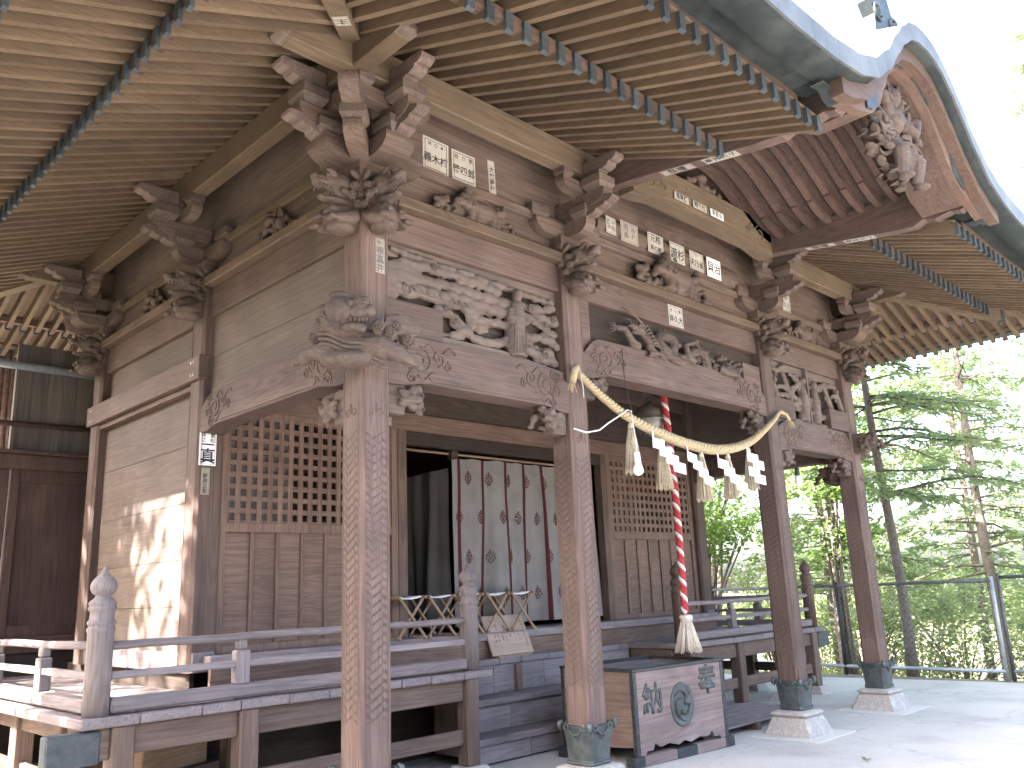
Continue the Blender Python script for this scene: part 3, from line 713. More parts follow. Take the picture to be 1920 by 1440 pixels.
# back half of the roof, plainly hipped
m = MB()
vs = []; fs = []; ys = [2.326+(YF+VE-2.326)*k/10 for k in range(11)]; xx = [-VE+(XD+2*VE)*k/40 for k in range(41)]
for y in ys:
    for x in xx:
        out = max(-x, x-XD, y-YF); vs.append((x, y, 4.79+(VE-out)*.52+.05*max(0, VE-out)**1.3))
for j in range(10):
    for i in range(40): a = j*41+i; fs.append((a, a+1, a+42, a+41))
m.add(vs, fs, 0, True); m.build('copper_roof', COPR, roof)
def strip(m, lo, hi, y0, y1, mat=0):
    """curved plank between two lines of (x, z), from y0 to y1, built of quads"""
    n = len(lo); vs = [(a, y, b) for y in (y0, y1) for ln in (lo, hi) for a, b in ln]; fs = []
    for i in range(n-1):
        fs += [(i, i+1, n+i+1, n+i), (2*n+i+1, 2*n+i, 3*n+i, 3*n+i+1), (i+1, i, 2*n+i, 2*n+i+1), (n+i, n+i+1, 3*n+i+1, 3*n+i)]
    fs += [(0, n, 3*n, 2*n), (n-1, 3*n-1, 4*n-1, 2*n-1)]
    m.add(vs, fs, mat); return m
# edge band: a row of folded copper sheets following the eave line
EB = .15
def band(x0, x1, k):
    m = MB(); pts = 5
    up_ = [(x0+(x1-x0)*i/pts) for i in range(pts+1)]
    strip(m, [(x, interp(ZE, x-GC)-EB) for x in up_], [(x, interp(ZE, x-GC)+.008) for x in up_], -VE-.012, -VE+.006)
    return m.build('edge_sheet', COPR, roof)
x = -VE; k = 0
while x < XD+VE-.01:
    wd = .17 if abs(x-GC) < 2.4 else .45
    x1 = min(x+wd, XD+VE); band(x+.0015, x1-.0015, k); x = x1; k += 1
for (a, b) in (((-VE-.012, -VE, 4.655), (-VE+.006, YF+VE, 4.798)), ((XD+VE-.006, -VE, 4.655), (XD+VE+.012, YF+VE, 4.798)), ((-VE, YF+VE-.006, 4.655), (XD+VE, YF+VE+.012, 4.798))):
    MB().box(a, b, .002).build('edge_band', COPR, roof)
# soffit under the edge
m = MB()
sx = [-VE+.01]+[GC-2.5+.1*k for k in range(51)]+[XD+VE-.01]
vs = []
for (y, dz) in ((-VE+.004, -EB+.004), (-2.42, -EB-.01), (-2.38, -EB+.055), (-2.2, -EB+.055)):
    for x in sx: vs.append((x, y, interp(ZE, x-GC)+dz))
fs = []; n = len(sx)
for j in range(3):
    for i in range(n-1): a = j*n+i; fs.append((a+n, a+n+1, a+1, a))
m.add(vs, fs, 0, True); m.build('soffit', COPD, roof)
for (xa, s) in ((0, -1), (XD, 1)):
    m = MB(); vs = []
    for (v, z) in ((VE-.004, 4.66), (2.42, 4.645), (2.38, 4.71), (2.2, 4.71)):
        for yy in (-v, YF+v): vs.append((xa+s*v, yy, z))
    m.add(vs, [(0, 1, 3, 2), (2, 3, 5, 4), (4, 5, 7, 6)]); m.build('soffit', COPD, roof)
# ------------------------------------------------------------------ gable (curved) over the centre bay
def slab(name, f0, f1, d0, d1, y0, y1, mat, n=60, parent=None):
    dd = [d0+(d1-d0)*k/n for k in range(n+1)]
    return strip(MB(), [(GC+d, min(f0(d), f1(d)-.004)) for d in dd], [(GC+d, f1(d)) for d in dd], y0, y1).build(name, mat, parent or gable)
zl = lambda d: interp(ZL, d)
ze = lambda d: interp(ZE, d)
tail = lambda d: zl(d) - .05*max(0, 1-abs(abs(d)-1.50)/.22) + (.10*max(0, (abs(d)-1.56)/.16))
gable = slab('curved_gable', tail, lambda d: ze(d)-EB-.012, -1.72, 1.72, -2.47, -2.40, W['red'], parent=hall)
slab('arch_lining', lambda d: zl(d)+.002, lambda d: zl(d)+.07, -1.16, 1.16, -2.398, -2.06, W['redy'])
slab('bargeboard_lip', lambda d: ze(d)-EB-.125, lambda d: ze(d)-EB-.004, -1.6, 1.6, -2.56, -2.472, W['red'])
for s in (-1, 1):     # copper sheathing left on parts of the board
    slab('copper_patch', lambda d: max(tail(d)-.006, tail(d)+.02 if abs(d) < 1.3 else 0), lambda d: ze(d)-EB-.03, s*1.46 if s > 0 else -1.73, 1.73 if s > 0 else -1.46, -2.482, -2.395, COPD, 12)
    slab('copper_patch', lambda d: tail(d)+.035, lambda d: ze(d)-EB-.09, .10 if s > 0 else -.40, .40 if s > 0 else -.10, -2.485, -2.468, COPD, 12)
    slab('copper_patch', lambda d: tail(d)+.03, lambda d: ze(d)-EB-.12, .78 if s > 0 else -1.0, 1.0 if s > 0 else -.78, -2.485, -2.468, COPD, 12)
for x0 in (GX0, GX1-.12):
    pr = [(-.30, 4.86), (-.60, 4.83), (-1.2, 4.745), (-1.75, 4.67), (-1.95, 4.65), (-2.05, 4.69), (-2.14, 4.655), (-2.28, 4.69), (-2.36, 4.665), (-2.44, 4.70), (-2.46, 4.80), (-2.40, 4.96), (-1.2, 5.02), (-.30, 5.12)]
    MB().prism(pr, x0, x0+.12, 'yz').build('side_beam', W['fronty'], gable)
zv = lambda d: 4.97+.46*(.5+.5*math.cos(math.pi*min(1, abs(d)/1.2)))
y = -.50
while y > -2.36:          # arched ribs of the vault, each in three lengths
    for a, b, dz in ((-1.2, -.80, -.018), (-.80, .80, 0), (.80, 1.2, -.018)):
        dd = [a+(b-a)*k/16 for k in range(17)]
        strip(MB(), [(CX+d, zv(d)+dz) for d in dd], [(CX+d, zv(d)+.075) for d in dd], y-.03, y+.03).build('rib', W['redy'], gable)
    y -= .168
dd = [-1.22+2.44*k/30 for k in range(31)]
strip(MB(), [(CX+d, zv(d)+.07) for d in dd], [(CX+d, zv(d)+.09) for d in dd], -2.398, -.03).build('vault_board', W['redy'], gable)
# the pale rainbow beam across the gable, with a label board below it
n = 24; x0, x1 = GX0+.121, GX1-.121
top = []; bot = []
for k in range(n+1):
    t = k/n; d = min(t, 1-t)*(x1-x0)
    top.append((x0+(x1-x0)*t, 5.155-.10*max(0, 1-d/.30)**1.6+.015*math.sin(math.pi*t))); bot.append((x0+(x1-x0)*t, 4.80+.045*min(1, max(0, (d-.15)/.2))))
gb = MB().prism(bot+top[::-1], -.53, -.37, 'xz').build('gable_beam', W['ochre'], gable)
m = MB(); m.prism([(x0+.5, 4.90), (x0+.44, 4.875), (x1-.44, 4.875), (x1-.5, 4.90)], -.54, -.525, 'xz'); m.build('eyebrow_moulding', W['ochre'], gb)
for xe, f in ((x0+.24, 1), (x1-.24, -1)): m = MB(); scroll_tubes(m, scroll_set(xe, 4.99, 1.0, f)[:3], .007, 'xz', -.531); m.build('scroll_relief', W['ochre'], gb)
pr = [(0, 4.56)] + [(-.105*math.sin(math.pi*k/10), 4.68-.12*math.cos(math.pi*k/10)) for k in range(1, 10)] + [(0, 4.80)]
P('label_beam', MB().prism(pr[::-1], XB+.42, XC-.42, 'yz'), W['bracket'])
# gable carving: a rider among clouds, hung inside the arch
m = MB(); e = m.ell; cr = random.Random(3)
GCx, PY = GC, -2.24
e((GCx, PY, 5.02), (.20, .10, .26)); e((GCx-.06, PY-.10, 5.27), (.085, .08, .10)); e((GCx+.05, PY-.06, 4.78), (.17, .10, .16)); e((GCx-.05, PY-.08, 5.08), (.13, .10, .12))
for k in range(190):
    a = cr.uniform(0, 2*math.pi); r_ = cr.uniform(.25, 1)**.6; c_, s_ = math.cos(a)*r_*.44, math.sin(a)*r_*.44
    e((GCx+c_, PY+cr.uniform(-.12, .05), 4.98+s_), (cr.uniform(.025, .075), cr.uniform(.025, .05), cr.uniform(.010, .024)), Matrix.Rotation(cr.uniform(-1.2, 1.2), 3, 'Y') @ Matrix.Rotation(cr.uniform(-.5, .5), 3, 'Z'))
for s in (-1, 1):
    m.tube([(GCx+s*.15, PY-.06, 5.16), (GCx+s*.28, PY-.14, 5.05), (GCx+s*.36, PY-.15, 5.20)], [.065, .05, .035], 8)
    m.tube([(GCx+s*.08, PY-.06, 4.86), (GCx+s*.18, PY-.16, 4.74), (GCx+s*.15, PY-.13, 4.56)], [.08, .065, .045], 8)
    e((GCx+s*.16, PY-.16, 4.53), (.05, .07, .03))
x = MB()
for k in range(20):
    a = cr.uniform(0, 6.28); r_ = cr.uniform(.2, .42); x.tube([(p, PY-.13, q) for p, q in spiral(GCx+math.cos(a)*r_, 4.98+math.sin(a)*r_, cr.uniform(.035, .06), 1.8, a, 1, 22)], .009, 5)
for k in range(40):   # streaming ribbons
    a = cr.uniform(0, 6.28); q0 = cr.uniform(.05, .25); u, v = GCx+math.cos(a)*q0, 4.98+math.sin(a)*q0
    x.tube([(u+math.cos(a+.3*math.sin(i*.9))*.05*i, PY-.09-.035*math.sin(i*.8+k), v+math.sin(a+.3*math.sin(i*.9))*.05*i) for i in range(6)], [.022, .024, .022, .018, .012, .005], 6)
o = remesh(m, 'gable_pendant', W['carve'], .010, 0, gable, None, x)
# strut carving above the gable beam
m = MB(); m.box((CX-.06, -.50, 5.13), (CX+.06, -.40, 5.30), .004); 
for k in range(18): m.ell((CX+cr.uniform(-.32, .32), -.47+cr.uniform(-.03, .03), 5.16+cr.uniform(0, .1)), (cr.uniform(.03, .07), .04, cr.uniform(.025, .05)))
m.ell((CX, -.46, 5.32), (.09, .07, .05))
remesh(m, 'strut_carving', W['carve'], .012, 1, gable)
# ridge of the gable with its end ornament
m = MB(); dz = .33
m.prism([(GC-.12, 0), (GC+.12, 0), (GC+.12, .10), (GC+.07, .18), (GC-.07, .18), (GC-.12, .10)], 0, 1, 'xz')
m.v = [(a, -2.30+2.9*b, 5.74+.11+c+.33*2.9*b) for a, b, c in m.v]
m.build('ridge', COPR, roof)
m = MB()
m.prism([(GC-.26, 5.80), (GC+.26, 5.80), (GC+.22, 5.98), (GC+.30, 6.08), (GC+.17, 6.16), (GC+.12, 6.30), (GC-.12, 6.30), (GC-.17, 6.16), (GC-.30, 6.08), (GC-.22, 5.98)], -2.38, -2.28, 'xz')
for s in (-1, 1): m.tube([(p, -2.39, q) for p, q in spiral(GC+s*.17, 6.02, .09, 1.8, 0, s, 26)], .014, 6)
m.tube([(GC, -2.30, 6.30), (GC, -2.42, 6.37), (GC, -2.60, 6.39)], [.05, .045, .04], 10)
m.build('ridge_ornament', COPD, roof)
# ------------------------------------------------------------------ walls, doors, floor
# upper side panels between front and middle columns: wide boards in a frame
for x in (XA, XD):
    for z0, z1 in ((3.14, 3.52), (3.523, 3.90)):
        P('wall_plank', MB().box((x-.022, HW-.02, z0), (x+.022, YE-HW+.02, z1), .003), W['wally'])
    # between middle and rear columns
    for z0, z1 in ((1.13, 1.48), (1.483, 1.86), (1.863, 2.33), (2.333, 2.82), (2.823, 3.33)):
        P('wall_plank', MB().box((x-.02, YE+HW-.02, z0), (x+.02, YF-HW+.02, z1), .002), W['wally'])
    for z0, z1 in ((3.52, 3.88),):
        P('wall_plank', MB().box((x-.012, YE+HW-.02, z0), (x+.012, YF-HW+.02, z1), .003), W['wally'])
    s = -1 if x == XA else 1
    P('nailed_rail', MB().box((x+s*.06, YE-HW-.015, 3.325), (x+s*(HW+.035), YF+HW+.02, 3.53), .006), W['fronty'])
    P('thin_rail', MB().box((x+s*.02, YE+HW, 3.27), (x+s*(HW-.02), YF-HW, 3.322), .004), W['posty'])
    P('sill', MB().box((x-.09, YE-.13, .98), (x+.09, YF+.13, 1.13), .006), W['greyy'])
    m = MB()
    for y in (YE+.02, YE-.03, YF-.03, YF+.03):
        for z in (3.37, 3.48): m.lathe([(.012, 0), (.012, .004), (.006, .008)], n=10, T=Matrix.Translation((x+s*(HW+.035), y, z)) @ Matrix.Rotation(s*math.pi/2, 4, 'Y'))
    P('nail_heads', m, PAPER)
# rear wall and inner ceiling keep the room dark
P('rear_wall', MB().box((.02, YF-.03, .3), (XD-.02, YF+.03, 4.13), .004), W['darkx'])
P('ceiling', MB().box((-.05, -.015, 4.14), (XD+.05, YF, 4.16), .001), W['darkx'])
P('porch_ceiling', MB().box((.06, .15, 4.05), (XD-.06, YE-.1, 4.08), .001), W['frontx'])
P('room_floor', MB().box((.0, 2.06, 1.02), (XD, YF, 1.10), .006), W['greyx'])
P('floor_apron', MB().box((.02, 2.09, .80), (XD-.02, 2.13, 1.02), .003), W['doorx'])
# front wall of the room: frame
YW = YE
P('lintel', MB().box((HW, YW-.05, 3.12), (XD-HW, YW+.05, 3.30), .005), W['doorx'])
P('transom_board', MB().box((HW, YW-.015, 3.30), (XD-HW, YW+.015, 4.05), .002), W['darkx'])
P('transom_beam', MB().box((HW, YW-.06, 3.86), (XD-HW, YW+.06, 4.05), .005), W['postx'])
for x in (2.02, 5.174): P('door_post', MB().box((x-.055, YW-.055, 1.10), (x+.055, YW+.055, 3.12), .006), W['postz'])
P('door_head', MB().box((2.075, YW-.04, 2.98), (5.119, YW+.04, 3.12), .005), W['darkx'])
P('hanging_post', MB().box((2.76, YW+.05, 2.9), (2.85, YW+.13, 3.6), .004), W['darkz'])
def lattice_door(x0, x1):
    d = MB(); z0, zm, z1 = 1.10, 2.11, 3.12; ya, yb = YW-.035, YW+.005
    for a, b in ((x0, x0+.075), (x1-.075, x1)): d.box((a, ya-.012, z0), (b, yb, z1), .004)
    for a, b in ((z0, z0+.06), (zm-.04, zm+.04), (z1-.05, z1)): d.box((x0+.075, ya-.010, a), (x1-.075, yb, b), .004)
    o = d.build('lattice_door', W['doorz'], hall)
    nx = round((x1-x0-.15)/.098); px = (x1-x0-.15)/nx
    bar = MB().box((-.0245, -.012, -.005), (.0245, .012, z1-.05-zm-.04+.005), .002).mesh('lattice_bar', W['doorz'])
    for k in range(nx+1): obj('lattice_bar', bar, o, (x0+.075+px*k, YW-.024, zm+.04))
    nz = round((z1-.05-zm-.04)/.098); pz = (z1-.05-zm-.04)/nz
    hb = MB().box((x0+.075, -.011, -.0225), (x1-.075, .011, .0225), .002).mesh('lattice_bar', W['doorx'])
    for k in range(nz+1): obj('lattice_bar', hb, o, (0, YW-.022, zm+.04+pz*k))
    pb = MB().box((-.12, -.006, z0+.06), (.12, .006, zm-.04), .001).mesh('panel_board', W['doorx'])
    nb = round((x1-x0-.15)/.245); wb = (x1-x0-.15)/nb
    for k in range(nb):
        b = obj('panel_board', pb, o, (x0+.075+wb*(k+.5), YW-.012, 0)); b.scale.x = wb/.24
    ba = MB().box((-.018, -.012, z0+.06), (.018, .012, zm-.04), .003).mesh('batten', W['doorz'])
    for k in range(1, nb): obj('batten', ba, o, (x0+.075+wb*k, YW-.028, 0))
    # paper pasted behind part of the lattice
    MB().box((x0+.06, YW+.03, zm+.03), (x0+(x1-x0)*.38, YW+.034, z1-.05), 0).build('backing_paper', WALLP, o)
WALLP = plain('backing_paper', (.16, .15, .15), (.24, .225, .22), 6, .6, 0, .02)
lattice_door(HW, 1.965); lattice_door(5.229, XD-HW)

# ------------------------------------------------------------------ veranda
YR, ZP = 1.30, .85; PT = .062
ver = bpy.data.objects.new('veranda', None); col.objects.link(ver); ver.parent = hall
def VB(name, a, b, mat, c=.004): return MB().box(a, b, c).build(name, mat, ver)
xl, xr, yf = -1.215, XD+1.215, 1.18
pr = random.Random(5)
def planks_x(x0, x1, y0, y1, wd=.34):
    x = x0
    while x < x1-.02:
        x2 = min(x+wd*pr.uniform(.8, 1.2), x1)
        if x1-x2 < .12: x2 = x1
        dz = pr.uniform(-.003, .003)
        VB('floor_plank', (x+.002, y0+pr.uniform(-.006, .006), ZP-PT+dz), (x2-.002, y1, ZP+dz), W['greyy'], .009); x = x2
planks_x(xl, 2.15, yf, 2.09); planks_x(2.15, 5.044, 1.93, 2.09); planks_x(5.044, xr, yf, 2.09)
for s in (0, 1):
    x0, x1 = (xl, -.09) if s == 0 else (XD+.09, xr)
    y = 2.092
    while y < 5.6:
        y2 = y+.33*pr.uniform(.85, 1.2); dz = pr.uniform(-.003, .003)
        VB('floor_plank', (x0, y+.002, ZP-PT+dz), (x1, y2-.002, ZP+dz), W['greyx'], .009); y = y2
# bearers, posts, lower rails, stones
def post(x, y, s=.07, z1=.79):
    o = MB().box((x-s, y-s, .10), (x+s, y+s, z1), .010).build('post', W['postz'], ver)
    m = MB(); vs = [(x+a*h, y+b*h, z) for z, h in ((0, .155), (.10, .105)) for a, b in ((-1, -1), (1, -1), (1, 1), (-1, 1))]
    m.add(vs, [(4, 5, 6, 7), (0, 1, 5, 4), (1, 2, 6, 5), (2, 3, 7, 6), (3, 0, 4, 7)]); m.build('post_stone', STONE, ver)
    return o
PX = (-.95, -.11, .93, 1.93, 5.264, 6.264, 7.304, XD+.95)
for x in PX: post(x, 1.265)
for a, b in zip(PX[:3], PX[1:4]):
    VB('bearer', (a+.071, 1.235, .615), (b-.071, 1.295, .785), W['postx'], .006); VB('brace', (a+.071, 1.245, .265), (b-.071, 1.29, .385), W['postx'], .006)
for a, b in zip(PX[4:7], PX[5:8]):
    VB('bearer', (a+.071, 1.235, .615), (b-.071, 1.295, .785), W['postx'], .006); VB('brace', (a+.071, 1.245, .265), (b-.071, 1.29, .385), W['postx'], .006)
for x in (-.95, XD+.95):
    for y in (2.2, 3.2, 4.2, 5.2): post(x, y)
    ys = (1.265, 2.2, 3.2, 4.2, 5.2)
    for a, b in zip(ys, ys[1:]):
        VB('bearer', (x-.03, a+.071, .617), (x+.03, b-.071, .783), W['posty'], .006); VB('brace', (x-.022, a+.071, .267), (x+.022, b-.071, .383), W['posty'], .006)
for s, x in ((-1, -.95), (1, XD+.95)):       # bearer ends in lead caps
    VB('bearer_end', (x+s*.071, 1.235, .60), (x+s*.16, 1.30, .783), W['postx'])
    MB().box((x+s*.13, 1.215, .585), (x+s*.44, 1.325, .777), .01).build('bearer_cap', CAPD, ver)
VB('bearer', (-.07, 2.02, .60), (XD+.07, 2.088, .783), W['postx']); 
for x in (.2, 1.4, 2.8, 4.4, 5.8, 7.0): post(x, 2.05)
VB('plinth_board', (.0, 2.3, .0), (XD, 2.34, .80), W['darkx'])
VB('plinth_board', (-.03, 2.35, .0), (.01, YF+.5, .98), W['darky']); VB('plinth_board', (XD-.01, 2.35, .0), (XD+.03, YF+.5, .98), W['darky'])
# railing
GIB = [(.078, 0), (.078, .50), (.084, .512), (.084, .525), (.076, .533), (.076, .545), (.084, .553), (.084, .568), (.072, .58), (.070, .628), (.084, .64), (.084, .655), (.076, .662), (.083, .672), (.083, .683), (.066, .70), (.05, .712), (.047, .728), (.066, .742), (.078, .765), (.08, .788), (.071, .815), (.048, .842), (.026, .862), (.014, .884), (.008, .9), (.002, .904)]
gm = MB().lathe(GIB, n=28).mesh('onion_post', W['greyz'])
gm2 = MB().lathe(GIB, n=28).mesh('onion_post', W['postz'])
for x in (-1.095, 2.0): obj('onion_post', gm, ver, (x, YR, ZP-.0))
for x in (5.194, XD+1.095): obj('onion_post', gm2, ver, (x, YR, ZP-.0))
def railing(x0, x1, posts, axis, at_):
    """top pole, middle rail, ground rail and short struts, along x (at y=at_) or y (at x=at_)"""
    def pt(u, v, z): return (u, at_+v, z) if axis == 'x' else (at_+v, u, z)
    g = W['grey'+axis]
    m = MB(); n_ = 12; m.tube([pt(x0+(x1-x0)*k/n_, 0, 1.265+.004*math.sin(k*1.7)) for k in range(n_+1)], .027, 12); m.build('top_rail', g, ver)
    VB('middle_rail', pt(x0, -.026, 1.062), pt(x1, .026, 1.108), g, .005)
    VB('ground_rail', pt(x0, -.055, ZP+.014), pt(x1, .055, ZP+.10), g, .012)
    for u in posts:
        VB('strut', pt(u-.052, -.042, ZP+.10), pt(u+.052, .042, 1.175), W['greyz'], .008)
        VB('strut_cap', pt(u-.034, -.034, 1.175), pt(u+.034, .034, 1.245), W['greyz'], .012)
railing(-1.02, 1.925, (-.14, .93), 'x', YR); railing(5.27, XD+1.02, (6.264, XD+.14), 'x', YR)
railing(1.375, 5.5, (2.35, 3.5, 4.6), 'y', -1.095); railing(1.375, 5.5, (2.1, 3.05, 4.0, 4.9), 'y', XD+1.095)
# stairs cut into the veranda
stairs = bpy.data.objects.new('stairs', None); col.objects.link(stairs); stairs.parent = hall
def SB(name, a, b, mat, c=.005): return MB().box(a, b, c).build(name, mat, stairs)
for z, y0, y1 in ((.525, 1.68, 1.97), (.235, 1.44, 1.74)):
    SB('tread', (2.145, y0, z-.065), (5.05, y1, z), W['greyx'], .01)
for y, z0, z1 in ((1.945, .527, .787), (1.72, .237, .459), (1.47, .02, .169)):
    x = 2.16
    while x < 5.0:
        x2 = min(x+.72, 5.04); SB('riser', (x+.002, y, z0), (x2-.002, y+.03, z1), W['greyx'], .003); x = x2
SB('cheek', (2.10, 1.36, .10), (2.142, 1.93, .785), W['postz']); SB('cheek', (5.052, 1.36, .10), (5.094, 1.93, .785), W['postz'])
for x in (3.2, 4.1): SB('string', (x-.04, 1.90, .53), (x+.04, 1.944, .786), W['postz'])
# ------------------------------------------------------------------ carvings
def px6(u, v):
    """place on the left bay's panel: fractions of its width and height"""
    return (XA+.12+(XB-XA-.24)*u, 3.19+.70*v)
cr = random.Random(11)
def lumpy(m, pts, r, y=-.03, fl=.55, wob=.25):
    """chain of lobes along a stroke"""
    L_ = 0; q = []
    for (a, b), (c, d) in zip(pts, pts[1:]):
        s = math.hypot(c-a, d-b); n_ = max(1, int(s/(r*.8)))
        for k in range(n_): q.append((a+(c-a)*k/n_, b+(d-b)*k/n_))
    q.append(pts[-1])
    for (a, b) in q:
        rr = r*cr.uniform(1-wob, 1+wob)
        m.ell((a, y+cr.uniform(-.012, .012), b+cr.uniform(-r, r)*.25), (rr*1.25, rr*fl*1.15, rr*.8), n=10, m=7)
def relief_left():
    fr = MB()
    fr.box((XA+.112, -.012, 3.79), (XB-.112, .03, 3.897), .004)
    fr.prism([(XA+.112, 3.17), (XB-.112, 3.13), (XB-.112, 3.20), (XA+1.2, 3.27), (XA+.112, 3.27)], -.06, .03, 'xz')
    o = P('relief_panel', fr, W['relief'])
    MB().box((XA+.115, .02, 3.2), (XB-.115, .035, 3.86), .002).build('back_board', W['darkx'], o)
    MB().box((XA+.118, -.075, 3.20), (XA+.61, -.02, 3.46), .004).build('plain_block', W['frontx'], o)
    m = MB()
    S = lambda *p: [px6(*q) for q in p]
    m.ell((*px6(.10, .66)[:1], -.02, px6(0, .68)[1]), (.20, .05, .12)); m.ell((px6(.02, 0)[0], -.02, px6(0, .58)[1]), (.12, .05, .16))
    lumpy(m, S((.05, .93), (.30, .90), (.60, .88), (.95, .84)), .03)
    lumpy(m, S((.10, .82), (.25, .84), (.42, .83), (.62, .80)), .042)
    lumpy(m, S((.22, .70), (.40, .69), (.55, .70), (.66, .68)), .048)
    lumpy(m, S((.06, .52), (.20, .56), (.36, .53), (.46, .50)), .06, -.035)
    lumpy(m, S((.34, .60), (.50, .58), (.62, .57)), .05)
    lumpy(m, S((.28, .42), (.36, .36), (.42, .26), (.36, .18)), .05)
    lumpy(m, S((.44, .40), (.56, .42), (.64, .42)), .042)
    lumpy(m, S((.44, .22), (.52, .17), (.60, .20), (.66, .24)), .042)
    lumpy(m, S((.74, .74), (.84, .70), (.95, .76)), .046); lumpy(m, S((.76, .60), (.88, .54), (.97, .46)), .046)
    lumpy(m, S((.86, .62), (.97, .62)), .05); lumpy(m, S((.78, .36), (.88, .38), (.97, .34)), .04)
    lumpy(m, S((.80, .20), (.88, .16), (.96, .10), (.92, .22)), .05); lumpy(m, S((.90, .44), (.98, .30)), .045)
    for k in range(16):
        u, v = cr.uniform(.30, .98), cr.uniform(.08, .85); lumpy(m, S((u-.05, v), (u, v+cr.uniform(-.04, .04)), (u+.05, v)), .026, -.005)
    # robed figure
    fx = px6(.70, 0)[0]; Z = lambda v: px6(0, v)[1]
    m.tube([(fx, -.05, Z(.08)), (fx-.005, -.055, Z(.28)), (fx-.005, -.06, Z(.50)), (fx+.01, -.055, Z(.66)), (fx+.02, -.055, Z(.74))], [.075, .082, .085, .068, .03], 12)
    m.ell((fx+.025, -.07, Z(.79)), (.042, .045, .055)); m.tube([(fx+.06, -.07, Z(.6)), (fx+.09, -.10, Z(.48)), (fx+.03, -.125, Z(.45))], [.035, .035, .025], 8)
    m.tube([(fx-.06, -.07, Z(.6)), (fx-.085, -.09, Z(.5)), (fx-.02, -.125, Z(.46))], [.035, .032, .025], 8)
    x = MB()
    for k in range(7): x.tube([(fx-.06+.02*k, -.135+abs(k-3)*.006, Z(.42)), (fx-.065+.022*k, -.137+abs(k-3)*.008, Z(.10))], .0045, 5)
    for (u, v, r_) in ((.10, .52, .045), (.80, .70, .035), (.90, .52, .035), (.95, .62, .035), (.30, .42, .03), (.36, .30, .03), (.24, .84, .028), (.88, .18, .035)):
        x.tube([(p, -.075, q) for p, q in spiral(*px6(u, v), r_, 1.7, u*20, 1, 22)], .006, 5)
    for k in range(9):   # feathered edge lines of the big leaf
        a, b = px6(.12+.035*k, .57-.004*k); x.tube([(a, -.075, b), (a+.03, -.08, b-.03), (a+.07, -.07, b-.035)], .0045, 5)
    remesh(m, 'figure_carving', W['relief'], .009, 1, o, None, x)
relief_left()
def relief_right():
    fr = MB(); fr.box((XC+.112, -.012, 3.80), (XD-.112, .03, 3.897), .004); fr.box((XC+.112, -.06, 3.17), (XD-.112, .03, 3.26), .004)
    fr.box((XC+.985, -.07, 3.2), (XC+1.02, .03, 3.89), .003)
    o = P('relief_panel', fr, W['relief'])
    MB().box((XC+.115, .02, 3.2), (XD-.115, .035, 3.86), .002).build('back_board', W['darkx'], o)
    MB().box((XC+.12, -.085, 3.22), (XC+.58, -.02, 3.45), .004).build('plain_block', W['frontx'], o)
    MB().box((XD-.60, -.11, 3.22), (XD-.12, -.02, 3.46), .004).build('plain_block', W['frontx'], o)
    m = MB()
    for k in range(26):
        u = XC+.2+1.6*cr.random(); v = 3.3+.5*cr.random()
        lumpy(m, [(u-.12, v), (u, v+cr.uniform(-.05, .05)), (u+.12, v+cr.uniform(-.06, .06))], .036)
    for u in (.18, .5, .8, 1.15, 1.5, 1.8): m.tube([(XC+u, -.03, 3.25), (XC+u+.08, -.04, 3.5), (XC+u-.04, -.03, 3.8)], [.05, .04, .03], 8)
    for u in (.86, 1.14): 
        m.tube([(XC+u, -.05, 3.25), (XC+u, -.06, 3.5), (XC+u, -.055, 3.66)], [.06, .065, .04], 10); m.ell((XC+u, -.07, 3.72), (.04, .045, .05))
    x = MB()
    for k in range(9): x.tube([(p, -.075, q) for p, q in spiral(XC+.2+1.6*cr.random(), 3.35+.4*cr.random(), .035, 1.7, k, 1, 22)], .006, 5)
    remesh(m, 'cloud_carving', W['relief'], .010, 1, o, None, x)
relief_right()
